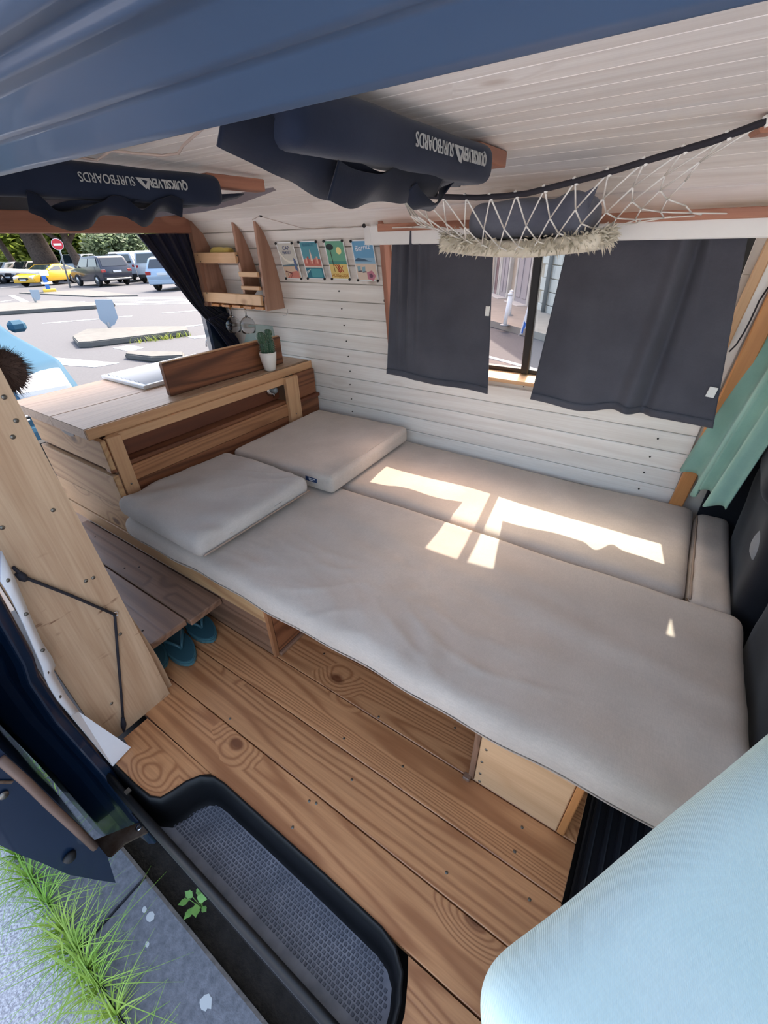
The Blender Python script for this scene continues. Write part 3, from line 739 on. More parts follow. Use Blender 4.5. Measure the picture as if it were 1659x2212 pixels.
# two pillow cushions
def pil_extra(seed):
    def f(p):
        d = Vector((0, 0, 0))
        if p.z > 0:
            d.z += .010*(1-(p.x/.26)**2)*(1-(p.y/.26)**2) - .004
            q = p.x*.7-p.y*.8; d.z += .0050*math.sin(q*48+3*nz(p.x*5, p.y*5, seed))*math.exp(-((p.y+.13)/.11)**2)
        return d
    return f
p1 = matt('pillow_cushion', 'rumpled grey linen cushion at the bed head beside the step', -.235, .235, -.232, .232, -.036, .036, .030, .010, 6, 6, 1.3, (70, 70, 4), M['linen_grey'], 'cushions at the bed head', 'cushion', pil_extra(2))
p1.location = (-1.215, .735, .359); p1.rotation_euler = (math.radians(1.5), math.radians(-1), math.radians(-2))
tube('zip', [Vector((.238, -.22+.44*i/20, -.018)) for i in range(21)], .003, M['zip'], p1, 5)
p2 = matt('pillow_cushion', 'smooth beige linen cushion with navy label against the white wall', -.262, .262, -.283, .283, -.035, .035, .020, .004, 5, 5, 4.3, (60, 60, 4), M['linen'], 'cushions at the bed head', 'cushion', None)
p2.location = (-1.185, 1.285, .351); p2.rotation_euler = (math.radians(.5), 0, math.radians(1.5))
tube('zip', [Vector((.256, -.26+.53*i/24, .021)) for i in range(25)], .0032, M['zip'], p2, 5)
tube('seam', [Vector((.244, -.27+.54*i/24, .034)) for i in range(25)], .002, M['linen'], p2, 5)
tq = box('care_label', (.055, .0018, .017), (.165, -.2838, .008), M['tag_navy'], p2, (math.radians(-8), 0, 0), .0005)
box('label_print', (.03, .0006, .0025), (.004, -.0012, .003), M['tag_white'], tq, None, 0); box('label_print', (.022, .0006, .0025), (.002, -.0012, -.003), M['tag_white'], tq, None, 0)

# step board ------------------------------------------------------------------
sb = thing('step_board', 'low two plank wooden step along the bed side', 'step', (-1.4, .41, .14))
cb('plank', (-1.88, .298, .122), (-1.018, .412, .145), M['step'], sb, .003)
cb('plank', (-1.86, .416, .122), (-1.002, .530, .145), M['step'], sb, .003)
cb('support', (-1.84, .30, 0), (-1.82, .52, .122), M['pine'], sb, .002, 'y')
cb('support', (-1.30, .30, 0), (-1.28, .33, .122), M['pine'], sb, .002, 'z')
for px in ((300, 1225), (232, 1247), (205, 1160), (269, 1227), (308, 1362)):
    lathe('nail_head', [(0, .0008), (.003, .0006), (.0035, 0)], M['dark_screw'], sb, L(sb, onz(*px, .1455)), n=8)
# flip-flops
def flipflop(lab, loc, rz, tilt=0):
    t = thing('flip_flop', lab, 'sandal', loc, (0, tilt, rz), 'blue flip-flops under the step')
    outl = []
    for i in range(28):
        a = 2*math.pi*i/28; w_ = .043 if math.cos(a) > 0 else .036
        outl.append((.125*math.cos(a), (w_ - .006*math.exp(-((math.cos(a)+.1)/.3)**2))*math.sin(a)))
    so1 = prism('sole', outl, .018, M['flipflop'], t, (0, 0, .009), None, .004)
    prism('insole', [(x*.93, y*.9) for x, y in outl], .002, M['flipflop_strap'], t, (0, 0, .0188))
    for s_ in (-1, 1):
        tube('strap', [(.055, 0, .02), (.045, s_*.008, .034), (.01, s_*.028, .042), (-.025, s_*.034, .034), (-.035, s_*.036, .018)], [.004, .005, .006, .006, .005], M['flipflop_strap'], t, 6)
    return t
flipflop('teal flip-flop lying nearest the bed base board', (-1.125, .480, 0.002), math.radians(-8))
flipflop('teal flip-flop in the middle of the pair under the step end', (-1.105, .393, 0.002), math.radians(-12))
flipflop('teal flip-flop half hidden beside the plywood panel foot', (-1.17, .325, 0.0), math.radians(-5))

# ================================================================== KITCHEN COUNTER
kc = thing('kitchen_counter', 'wooden kitchen counter unit with pine boards at the bed head', 'counter', (-1.75, 1.08, 0))
WZ = .61
wt = [(-1.520, .530), (-1.530, 1.676), (-1.76, 1.652), (-2.085, 1.60), (-2.085, .530)]
# worktop: two glued staves
prism('worktop_stave', [(y-1.08, -(x+1.64)) for x, y in [(-1.520, .530), (-1.535, 1.606), (-1.735, 1.604), (-1.757, .530)]], .036, M['oak'], kc, L(kc, (-1.64, 1.08, WZ-.018)), (0, 0, math.pi/2), .002)
prism('worktop_stave', [(y-1.08, -(x+1.92)) for x, y in [(-1.7585, .530), (-1.7365, 1.604), (-2.085, 1.59), (-2.085, .530)]], .036, M['oak'], kc, L(kc, (-1.92, 1.08, WZ-.018)), (0, 0, math.pi/2), .002)
cb('worktop_edge', (-1.5195, .531, WZ-.037), (-1.512, 1.606, WZ-.001), M['oak_edge'], kc, .002, 'y')
# end boards facing the door side
cb('side_board', (-2.0, .545, .468), (-1.475, .562, .573), M['pine'], kc)
cb('side_board', (-2.0, .537, .318), (-1.46, .556, .452), M['pine'], kc)
cb('side_board', (-2.0, .537, .207), (-1.46, .556, .316), M['pine'], kc)
cb('side_batten', (-2.0, .556, .40), (-1.48, .575, .50), M['step'], kc)
hp_ = [onx(0, 0, -1.75)]
prism('hand_hole', [(-.052, .006), (.05, .004), (.046, -.006), (.02, -.013), (-.02, -.012), (-.045, -.004)], .003, M['black_metal'], kc, L(kc, (-1.70, .5445, .562)), (math.pi/2, 0, 0))
# front facing the bed
cb('apron', (-1.512, .58, .545), (-1.496, 1.40, .575), M['oak_edge'], kc, .002, 'y')
cb('recess_panel', (-1.565, .58, .470), (-1.552, 1.40, .575), M['dark_red'], kc, .001, 'y')
o = box('ledge', (.80, .062, .014), L(kc, (-1.530, .99, .462)), M['red_wood'], kc, (math.radians(0), math.radians(0), math.pi/2), .002)
cb('front_board', (-1.505, .58, .398), (-1.490, 1.40, .455), M['mid_wood'], kc, .002, 'y')
cb('front_board', (-1.508, .58, .30), (-1.493, 1.40, .396), M['red_wood'], kc, .002, 'y')
cb('post', (-1.496, .566, .29), (-1.474, .614, .575), M['oak_edge'], kc, .002, 'z')
cb('post', (-1.496, 1.385, .29), (-1.474, 1.462, .575), M['oak_edge'], kc, .002, 'z')
cb('end_board', (-1.512, 1.463, .456), (-1.496, 1.600, .575), M['red_wood'], kc, .002, 'y')
cb('end_board', (-1.512, 1.463, .30), (-1.496, 1.612, .440), M['red_wood'], kc, .002, 'y')
cb('end_ledge', (-1.53, 1.455, .440), (-1.478, 1.606, .455), M['dark_red'], kc, .002, 'y')
cb('corner_block', (-1.512, .545, .455), (-1.478, .566, .57), M['red_wood'], kc, .003, 'z')
cb('corner_block', (-1.512, .540, .30), (-1.476, .566, .448), M['step'], kc, .003, 'z')
cb('back_panel', (-2.02, .56, .0), (-2.0, 1.58, .573), M['pine'], kc, .002, 'y')
for yy in (.59, 1.42):
    lathe('screw', [(0, .001), (.003, .001), (.0036, 0), (.0036, -.001)], M['screw'], kc, L(kc, (-1.4735, yy, .40)), (0, math.pi/2, 0), n=8)
# round lamp on the counter front
lp = thing('wall_lamp', 'small round chrome reading lamp on the counter front beside the post', 'lamp', (-1.55, 1.352, .525))
lathe('base', [(0, .012), (.022, .012), (.030, .008), (.032, 0), (0, 0)], M['chrome'], lp, (0, 0, 0), (0, math.pi/2, 0))
lathe('head', [(0, .04), (.010, .038), (.016, .028), (.017, .012), (0, .012)], M['post_grey'], lp, (0, 0, 0), (0, math.pi/2, 0))
tube('stalk', [(.012, 0, -.01), (.016, 0, -.025), (.01, 0, -.036)], .003, M['chrome'], lp)
# standing board on the worktop
sbd = thing('standing_board', 'dark brown wooden board standing on edge on the worktop', 'board', (-1.60, 1.19, WZ))
box('board', (.605, .024, .122), (0, 0, .062), M['board'], sbd, (math.radians(0), 0, math.pi/2), .003)
box('top_edge', (.600, .018, .004), (0, 0, .1245), M['oak_edge'], sbd, (0, 0, math.pi/2), .001)
# louvred panel
vt = thing('louvred_panel', 'white louvred drainer panel lying on the worktop', 'panel', (-1.935, 1.13, WZ))
for a, b in (((-.17, -.245), (.17, -.225)), ((-.17, .225), (.17, .245))): bb('frame_rail', (a[0], a[1], 0), (b[0], b[1], .016), M['white_plastic'], vt, .003)
for a, b in (((-.17, -.225), (-.15, .225)), ((.15, -.225), (.17, .225))): bb('frame_rail', (a[0], a[1], 0), (b[0], b[1], .016), M['white_plastic'], vt, .003, 'y')
for i in range(9): box('slat', (.44, .033, .003), (-.138+i*.0345, 0, .010), M['sign_back'], vt, (math.radians(24), 0, math.pi/2), .001)
# tap
tp_ = thing('tap', 'slim chrome tap spout behind the standing board', 'tap', onz(478, 757, WZ))
p_ = [ony(*q, tp_.location.y) - tp_.location for q in ((478, 757), (470, 748), (462, 739), (455, 733), (449, 733), (446, 738), (446, 748))]
tube('spout', p_, .0055, M['chrome'], tp_); lathe('base', [(0, .012), (.012, .012), (.015, 0), (0, 0)], M['chrome'], tp_, (0, 0, 0))
# bracket
bk = thing('metal_bracket', 'small pale metal bracket behind the standing board', 'bracket', onz(488, 752, WZ))
box('plate', (.016, .004, .055), (0, 0, .04), M['steel'], bk, (0, 0, .9), .001); lathe('bolt', [(0, .003), (.004, .003), (.005, 0)], M['screw'], bk, (.003, -.003, .055), (math.pi/2, 0, .9), n=8)
# cactus
cc = thing('potted_cactus', 'small green cactus in a white ceramic pot on the worktop', 'plant', (-1.548, 1.366, WZ))
lathe('pot', [(0, 0), (.020, 0), (.0255, .003), (.034, .045), (.0385, .080), (.0365, .081), (.034, .078), (.033, .07), (0, .07)], M['ceramic'], cc, (0, 0, 0), n=32)
def lobe(loc, r, h, tilt, yawz):
    V = []; Fc = []; nr, na = 14, 40
    for i in range(nr+1):
        t = i/nr; ph = math.pi*t; rad = r*(math.sin(ph)**.55 if 0 < t < 1 else 0.0)*(1-.1*(1-t)); zz = h*.5*(1-math.cos(ph))
        for k in range(na):
            a = 2*math.pi*k/na; rr = rad*(1+.13*math.cos(a*8)); V.append((rr*math.cos(a), rr*math.sin(a), zz))
    for i in range(nr):
        for k in range(na): Fc.append((i*na+k, i*na+(k+1) % na, (i+1)*na+(k+1) % na, (i+1)*na+k))
    o = pydata('stem_lobe', V, Fc, M['cactus'], cc, loc, (tilt*math.cos(yawz), tilt*math.sin(yawz), 0), smooth=True)
    ls = []
    for q in range(8):
        a = 2*math.pi*q/8
        for i in range(2, 13):
            t = i/14; ph = math.pi*t; rad = r*math.sin(ph)**.55*1.12*(1-.1*(1-t)); zz = h*.5*(1-math.cos(ph)); b0 = Vector((rad*math.cos(a), rad*math.sin(a), zz))
            for e in (-.5, .5): ls.append([b0, b0+Vector((math.cos(a+e), math.sin(a+e), .3))*.0045])
    sp_ = tubes('spine', ls, .0004, M['spine'], o, 3); sp_['kind'] = 'stuff'
lobe((-.004, -.012, .068), .017, .062, 0, 0); lobe((.006, .014, .068), .019, .07, 0, 0)
lobe((-.006, -.014, .116), .018, .05, .12, 0); lobe((.004, .012, .124), .017, .05, -.12, 0)

# ================================================================== WALL SHELF
sh = thing('wall_shelf', 'brown wooden wall shelf with curved fin sides and pale rails', 'shelf', (-1.82, 1.55, .845))
def fin(x, pts, nm='fin_side'): prism(nm, [(z-.845, -(y-1.55)) for y, z in pts], .016, M['shelf'], sh, (x-sh.location.x, 0, 0), RP, .0015)
fcurve = [(1.574, .843), (1.567, .932), (1.553, 1.006), (1.542, 1.05), (1.532, 1.09), (1.514, 1.13), (1.495, 1.16), (1.470, 1.186)]
fin(-1.621, [(1.463, .843)] + fcurve)
fin(-1.757, [(1.467, .86)] + [(y, z) for y, z in fcurve if z > .86] )
fin(-2.02+.006, [(1.463, .843), (1.574, .843), (1.567, .932), (1.553, 1.006), (1.54, 1.06), (1.47, 1.06)])
cb('rail', (-2.038, 1.447, 1.030), (-1.748, 1.462, 1.072), M['light_pine'], sh)
cb('rail', (-2.036, 1.447, .865), (-1.630, 1.462, .908), M['light_pine'], sh)
cb('rail', (-1.752, 1.450, .978), (-1.630, 1.462, .998), M['light_pine'], sh)
cb('rail', (-1.752, 1.450, .926), (-1.630, 1.462, .942), M['light_pine'], sh)
cb('shelf_board', (-2.01, 1.464, 1.028), (-1.768, 1.540, 1.036), M['shelf'], sh)
cb('shelf_board', (-1.748, 1.464, .976), (-1.630, 1.548, .982), M['shelf'], sh)
cb('shelf_board', (-1.748, 1.464, .926), (-1.630, 1.555, .932), M['shelf'], sh)
for i in range(5): cb('glass_slat', (-2.0+i*.078, 1.455, .846), (-1.943+i*.078, 1.565, .858), M['orange'], sh, .0015, 'y')
cb('glass_rail', (-2.005, 1.535, .858), (-1.63, 1.555, .870), M['shelf'], sh)
for px in ((426, 551), (512, 552), (515, 567), (433, 565), (571, 641), (447, 633)):
    p = ony(*px, 1.4465); lathe('nail_head', [(0, .001), (.0028, .0008), (.0032, 0)], M['dark_screw'], sh, L(sh, p), (math.pi/2, 0, 0), n=8)
spg = rbox('cleaning_cloth', (.13, .05, .05), .02, (8, 4, 4), (-1.90, 1.498, 1.066), M['sponge'], None, (0, 0, .05), lambda p, n: Vector((.25*p.z, 0, .006*nz(p.x*30, p.y*30, 1)))); tag(spg, 'folded yellow cleaning cloth on the top shelf rail', 'cloth')
def glass(lab, x, y, rz):
    t = thing('wine_glass', lab, 'glass', (x, y, .858), None, 'wine glasses hanging under the shelf')
    out = [(0, .0), (.030, .0), (.031, -.0015), (.010, -.004), (.0042, -.008), (.0038, -.045), (.006, -.052), (.018, -.058), (.030, -.070), (.036, -.086), (.0355, -.10), (.031, -.125)]
    inn = [(.0300, -.125), (.0343, -.10), (.0348, -.086), (.029, -.0715), (.017, -.0605), (.005, -.055), (0, -.054)]
    lathe('bowl_and_stem', out+inn, M['wine_glass'], t, (0, 0, 0), n=36); return t
glass('clear wine glass hanging beside the dark rear curtain', -1.888, 1.475, 0); glass('clear wine glass hanging beside the white plank wall', -1.80, 1.492, 0)
hk = tube('cup_hook', [ony(621, 668, 1.572), ony(622, 676, 1.562), ony(618, 681, 1.56), ony(612, 681, 1.56)], .0012, M['chrome']); tag(hk, 'tiny metal cup hook under the fin shelf', 'hook')

# ================================================================== POSTERS
def poster(lab, bl_, w_, h_, art):
    z0 = .968; y0 = wy(z0)-.014; b0 = ony(*bl_, y0); top = Vector((0, wy(1.10)-wy(.968), .132)).normalized()
    R = Matrix((Vector((1, 0, 0)), top, Vector((1, 0, 0)).cross(top))).transposed()
    t = thing('poster', lab, 'poster', b0 + R @ Vector((0, 0, .002)), R, 'travel postcards pinned to the wall')
    def sh_(nm, pts, lv, col): prism(nm, pts, .0003, ink(*col), t, (0, 0, .0003*lv+.0004))
    prism('paper', [(0, 0), (w_, 0), (w_, h_), (0, h_)], .0006, M['white_plastic'], t, (0, 0, 0))
    art(sh_, t, w_, h_)
    for x, y in ((.003, .003), (w_-.003, .003), (.003, h_-.003), (w_-.003, h_-.003)):
        lathe('pin', [(0, .006), (.0045, .006), (.0052, .003), (.004, 0)], M['black_metal'], t, (x, y, .0008), n=10)
    return t
def rect(x0, y0, x1, y1): return [(x0, y0), (x1, y0), (x1, y1), (x0, y1)]
def art1(s_, t, w, h):
    s_('print', rect(.004, .004, w-.004, h-.004), 0, (204, 202, 192)); s_('print', rect(.004, .004, w-.004, .052), 1, (214, 186, 160))
    s_('print', [(.004, .055), (w-.004, .062), (w-.004, .052), (.004, .05)], 2, (96, 120, 130))
    s_('print', [(.004, .112), (.03, .082), (.06, .070), (.085, .074), (.085, .07), (.055, .062), (.022, .076), (.004, .10)], 3, (232, 228, 214))
    s_('print', [(.012, .004), (.05, .004), (.088, .004), (.088, .035), (.05, .03)], 3, (206, 130, 116)); s_('print', [(.012, .03), (.048, .022), (.05, .026), (.014, .034)], 4, (110, 60, 60))
    for x in (.022, .036, .044): s_('print', rect(x, .004, x+.002, .024), 4, (110, 60, 60))
    s_('print', [(.074, .04), (.088, .03), (.088, .075), (.078, .085)], 4, (92, 110, 150))
    text('lettering', 'CAP', .020, ink(40, 66, 120), t, (.05, .114, .0016), None, .0001, 'CENTER'); text('lettering', 'FERRET', .018, ink(40, 66, 120), t, (.05, .098, .0016), None, .0001, 'CENTER', .85)
def art2(s_, t, w, h):
    s_('print', rect(.004, .004, w-.004, h-.004), 0, (92, 158, 172)); s_('print', rect(.004, .048, w-.004, .075), 1, (200, 120, 106))
    for i in range(9):
        x = .006+i*.0098; s_('print', rect(x, .06, x+.0085, .074+.006*((i*7) % 5)/2), 2, [(212, 132, 116), (232, 178, 158), (190, 104, 96)][i % 3])
    s_('print', [(.044, .07), (.048, .105), (.050, .112), (.052, .105), (.056, .07)], 3, (240, 214, 200))
    s_('print', rect(.004, .045, w-.004, .05), 4, (226, 218, 206)); s_('print', rect(.004, .004, w-.004, .045), 1, (52, 120, 138))
    s_('print', [(.008, .02), (.03, .036), (.03, .04), (.006, .03)], 3, (180, 196, 196)); s_('print', rect(.03, .008, w-.01, .04), 2, (84, 160, 170))
    text('lettering', 'BIARRITZ', .016, ink(66, 124, 150), t, (w/2, .123, .0016), None, .0001, 'CENTER', .95)
def circ(x, y, r, ry=None, n=20): return [(x+r*math.cos(2*math.pi*i/n), y+(ry or r)*math.sin(2*math.pi*i/n)) for i in range(n)]
def art3(s_, t, w, h):
    s_('print', rect(.004, .004, w-.004, h-.004), 0, (112, 174, 146)); s_('print', rect(.004, .058, w-.004, .068), 1, (86, 150, 140)); s_('print', rect(.004, .004, w-.004, .057), 1, (232, 206, 130))
    s_('print', circ(.066, .105, .013), 2, (244, 230, 160)); s_('print', circ(.024, .118, .019, .011), 3, (44, 60, 62)); s_('print', [(.022, .118), (.026, .03), (.028, .03), (.025, .118)], 3, (70, 50, 44))
    for a, b in (((.03, .056), (.05, .028)), ((.04, .056), (.06, .028)), ((.05, .056), (.07, .028)), ((.07, .052), (.05, .026)), ((.052, .054), (.044, .03))):
        s_('print', [a, (a[0]+.004, a[1]), (b[0]+.004, b[1]), b], 4, (186, 66, 48))
    text('lettering', 'HOSSEGOR', .019, ink(190, 120, 40), t, (w/2, .010, .0022), None, .0001, 'CENTER', .9)
def art4(s_, t, w, h):
    s_('print', rect(.004, .004, w-.004, h-.004), 0, (110, 168, 206)); s_('print', rect(.004, .062, w-.004, .082), 1, (142, 184, 210)); s_('print', rect(.004, .004, w-.004, .062), 1, (224, 206, 188))
    s_('print', [(.006, .075), (.02, .082), (.05, .078), (.07, .072), (.085, .07), (.006, .07)], 2, (72, 100, 124)); s_('print', circ(.07, .02, .022, .02, 5), 3, (196, 128, 144)); s_('print', circ(.07, .02, .010, .009, 5), 4, (120, 80, 100))
    for x, y in ((.01, .036), (.032, .034)): s_('print', [(x, y), (x+.014, y+.002), (x+.016, y+.018), (x, y+.016)], 3, (142, 178, 190)); s_('print', [(x, y-.004), (x+.02, y-.002), (x+.018, y+.002), (x, y)], 3, (90, 90, 100))
    text('lettering', 'Biarritz', .028, ink(240, 244, 248), t, (w/2, .108, .0016), (0, 0, .12), .0001, 'CENTER', .85)
poster('postcard reading CAP FERRET with a pale sail and pink terrace', (619, 602), .098, .142, art1)
poster('postcard of a pink town and lighthouse above blue water', (666, 602), .100, .142, art2)
poster('green and yellow postcard reading HOSSEGOR with a deck chair', (718, 603), .098, .142, art3)
poster('blue sky postcard with white script lettering and pink starfish', (774, 606), .102, .142, art4)
# string light wire with pins
def wallpt(px, off=.016):
    z = 1.1
    for _ in range(14): p = ony(px[0], px[1], wy(min(1.188, max(.2, z)))-off); z = z*.5+p.z*.5
    return p
lw = thing('string_light_wire', 'thin pale string light wire pinned along the top of the wall', 'wire', wallpt((700, 495)))
P_ = [wallpt(q) for q in ((545, 475), (560, 467), (600, 478), (650, 492), (680, 494), (720, 490), (755, 492), (788, 487), (815, 490), (850, 505))]
tube('wire', [p-lw.location for p in P_], .0011, M['wire'], lw, 5)
for q in ((565, 465), (788, 487)): lathe('pin', [(0, .008), (.006, .008), (.007, .004), (.005, 0)], M['dark_screw'], lw, wallpt(q, .012)-lw.location, (math.radians(100), 0, 0), n=10)
#__PART3__

# ================================================================== CEILING BOARD RACKS
def rack(lab, X, y0, y1, yend, z0, z1, txt, ty, tsz, flap):
    t = thing('board_rack', lab, 'board rack', (X, (y0+y1)/2, z1), None, 'padded board racks under the ceiling')
    T = t.location
    bb('beam', Vector((X-.022, y1-.03, z1-.028))-T, Vector((X+.018, yend, z1))-T, M['beam'], t, .002, 'y')
    bb('beam', Vector((X-.022, y0-.10, z1-.028))-T, Vector((X+.018, y0+.03, z1))-T, M['beam'], t, .002, 'y')
    hz = z1-z0
    def dsp(p, n): return Vector((.004*nz(p.x*20, p.y*9, 3), 0, .004*nz(p.x*16, p.y*7, 9) - .010*(p.y > .2)*0))
    slv = rbox('sleeve', (.075, y1-y0, hz-.004), .022, (5, 26, 5), Vector((X, (y0+y1)/2, (z0+z1)/2-.002))-T, M['neoprene'], t, None, dsp)
    R = Matrix((Vector((0, -1, 0)), Vector((0, 0, -1)), Vector((1, 0, 0)))).transposed()
    o1 = text('lettering', 'QUIKSILVER', tsz, M['print_grey'], slv, Vector((.0415, ty-(y0+y1)/2, .010)), R, .0006, 'LEFT', .8, .0006)
    L1 = tsz*3.85; 
    bx = ty-(y0+y1)/2-L1-.006
    R2 = R
    lg = empty('logo', Vector((.0415, bx, .010)), R2, slv)
    bpy.data.objects.remove(lg)
    h = tsz*1.0
    pts = [(0, 0), (h*1.35, 0), (h*.95, h*1.02), (h*.8, h*1.0), (h*.35, h*.2), (h*.15, h*.3)]
    prism('emblem', [(0, h*.1), (h*.2, 0), (h*1.45, 0), (h*1.25, h*.3), (h*1.0, h*.55), (h*.62, h*.85), (h*.5, h*.75), (h*.35, h*.9)][::1], .0012, M['print_grey'], slv, Vector((.0415, bx, .010)), R)
    prism('emblem', [(h*.35, h*.22), (h*.95, h*.12), (h*.6, h*.58)], .0014, M['neoprene'], slv, Vector((.0417, bx, .010)), R)
    text('lettering', txt, tsz, M['print_grey'], slv, Vector((.0415, bx-h*1.62, .010)), R, .0006, 'LEFT', .84)
    return t, T
ra, TA = rack('navy padded board rack above the middle of the bed', -.45, .458, 1.02, 1.135, 1.192, 1.258, 'SURFBOARDS', .968, .0245, False)
rb_, TB = rack('navy padded board rack near the rear opening', -1.12, .30, .90, 1.06, 1.184, 1.252, 'SURFBOARDS', .79, .0225, True)
def ribbon(nm, par, T, pts, w, side, mat=M['webbing'], th=.002):
    P = []
    pts = [Vector(p) for p in pts]
    # catmull-rom
    for i in range(len(pts)-1):
        a = pts[max(0, i-1)]; b = pts[i]; c_ = pts[i+1]; d = pts[min(len(pts)-1, i+2)]
        for k in range(6):
            u = k/6; P.append(.5*((2*b)+(c_-a)*u+(2*a-5*b+4*c_-d)*u*u+(3*b-a-3*c_+d)*u**3))
    P.append(pts[-1]); S = Vector(side); V = []; Fc = []
    for i, p in enumerate(P):
        tw = math.sin(i*.35)*.35
        sd = (S + Vector((0, 0, tw))).normalized()*w/2; V += [p-sd-T, p+sd-T]
    for i in range(len(P)-1): Fc.append((2*i, 2*i+1, 2*i+3, 2*i+2))
    o = pydata(nm, V, Fc, mat, par, smooth=True); md = o.modifiers.new('s', 'SOLIDIFY'); md.thickness = th; return o
def pxs(X, L_): return [onx(x, y, X) for x, y in L_]
# loose webbing below rack A
ribbon('strap', ra, TA, pxs(-.46, [(480, 258), (560, 300), (640, 350), (700, 385), (760, 395), (800, 405), (850, 392), (900, 400), (960, 388), (1010, 376)]), .05, (.6, 0, .8))
ribbon('strap', ra, TA, pxs(-.44, [(720, 390), (760, 410), (800, 412), (840, 400), (880, 405), (920, 400), (955, 396)]), .045, (.5, 0, .85))
ribbon('strap', ra, TA, pxs(-.44, [(885, 410), (900, 432), (920, 446), (940, 444), (958, 424), (965, 402)]), .03, (.8, 0, .5))
tube('buckle', pxs(-.46, [(990, 378), (1020, 362), (1062, 350)]), [.012, .009, .004], M['webbing'], ra).location -= TA
# loose webbing and grey flap of rack B
ribbon('strap', rb_, TB, pxs(-1.09, [(60, 436), (90, 448), (115, 470), (150, 478), (190, 472), (215, 455), (240, 445), (270, 448), (290, 462), (310, 472), (328, 462), (345, 445), (370, 442), (395, 452)]), .038, (.6, 0, .8))
ribbon('strap', rb_, TB, pxs(-1.10, [(110, 460), (150, 450), (200, 442), (300, 440), (420, 436), (520, 424)]), .03, (.8, 0, .5))
fp = pxs(-1.16, [(60, 432), (470, 424), (590, 405), (597, 411), (520, 440), (440, 458), (330, 470), (180, 462)])
o = pydata('flap', [p-TB for p in fp], [tuple(range(8))], M['grey_flap'], rb_); md = o.modifiers.new('s', 'SOLIDIFY'); md.thickness = .004
# small wooden ceiling blocks and rope
cbk = box('ceiling_block', (.05, .03, .014), onz(655, 377, 1.247), M['orange'], None, (0, 0, .3), .004); tag(cbk, 'small wooden block on the ceiling between the racks', 'block')
cbk2 = box('ceiling_block', (.03, .05, .02), onz(1655, 274, 1.243), M['beam'], None, (0, 0, .3), .004); tag(cbk2, 'small wooden block on the ceiling holding the net cord', 'block')
P_ = [onz(*q, 1.246) for q in ((150, 332), (170, 340), (210, 346), (240, 325), (300, 332), (350, 336), (385, 332), (395, 315), (455, 262), (490, 235))]
rp_ = tube('decorative_rope', P_, .0022, M['wire'], None, 6); tag(rp_, 'thin pinkish rope looped along the ceiling above the rear rack', 'rope')

# ================================================================== HANGING NET
hn = thing('hammock_net', 'white cord storage net slung under the ceiling before the pelmet', 'net', (-.45, 1.25, 1.2)); HN = hn.location
cpx = [(845, 420), (955, 425), (1030, 427), (1084, 424), (1138, 418), (1190, 405), (1300, 377), (1420, 340), (1540, 305), (1655, 262)]
cy0 = 1.0
CORD = [ony(x, y, cy0) for x, y in cpx]
tube('elastic_edge', [p-HN for p in CORD], .005, M['black_cord'], hn, 8)
def cord_at(x):
    for a, b in zip(CORD, CORD[1:]):
        if a.x <= x <= b.x: return a.lerp(b, (x-a.x)/(b.x-a.x))
    return CORD[0] if x < CORD[0].x else CORD[-1]
def NS(u, v):
    xf = -.78+.80*u; xb = -.96+.98*u; p = cord_at(max(-.62, xf)); q = Vector((xb, 1.460, 1.138))
    r = p.lerp(q, v); sag = .075*math.exp(-((r.x+.42)/.30)**2)*(4*v*(1-v)) + .012*4*v*(1-v)
    pull = math.exp(-((u-.42)/.33)**2)
    r.x = r.x + (-.42-r.x)*.25*(4*v*(1-v)); r.z -= sag
    return r
lines = []; NU, NV = 15, 6
for j in range(NV):
    for i in range(NU+1):
        o_ = (.5 if j % 2 else 0)
        a = NS(min(1, max(0, (i+o_)/NU)), j/NV)
        for d in (-.5, .5):
            u2 = (i+o_+d)/NU
            if 0 <= u2 <= 1 and (i+o_)/NU <= 1: lines.append([a-HN, NS(u2, (j+1)/NV)-HN])
tubes('netting', lines, .0016, M['white_cord'], hn, 5)
kn = []
for i in range(0, NU+1):
    p = NS(i/NU, 0)-HN; kn.append([p+Vector((-.004, 0, .006)), p+Vector((.004, 0, -.006))])
tubes('knot', kn, .0035, M['white_cord'], hn, 6)
# bag and fringed blanket in the net
bag = rbox('fabric_bag', (.30, .15, .075), .035, (18, 10, 6), (-.405, 1.28, 1.136), M['bag'], None, (0, 0, -.05),
           lambda p, n: n*(.012*nz(p.x*9, p.y*9, 4)+.005*nz(p.x*25, p.y*25, 1)) + Vector((0, 0, .012*math.exp(-((p.x-.10)/.05)**2)*(p.z > 0)+.01*math.exp(-((p.x+.02)/.04)**2)*(p.z > 0))))
tag(bag, 'slate grey fabric bag bundled in the ceiling net', 'bag')
mm = bag
pydata('flap', [(.08, -.06, .02), (.155, -.05, .058), (.15, -.06, .02), (.13, -.07, -.02)], [(0, 1, 2, 3)], M['bag'], bag).modifiers.new('s', 'SOLIDIFY').thickness = .004
bk_ = thing('fringed_blanket', 'cream fringed blanket folded under the bag in the net', 'blanket', (-.42, 1.275, 1.085)); 
rbox('folded_body', (.40, .17, .036), .017, (18, 10, 3), (0, 0, 0), M['cream_yarn'], bk_, None, lambda p, n: Vector((0, 0, -.016*(1-(p.x/.2)**2)+.008+.003*nz(p.x*20, p.y*20, 7))))
V = []; Fc = []
rf = random.Random(4)
def fz(x): return -.016*(1-(x/.2)**2)+.008
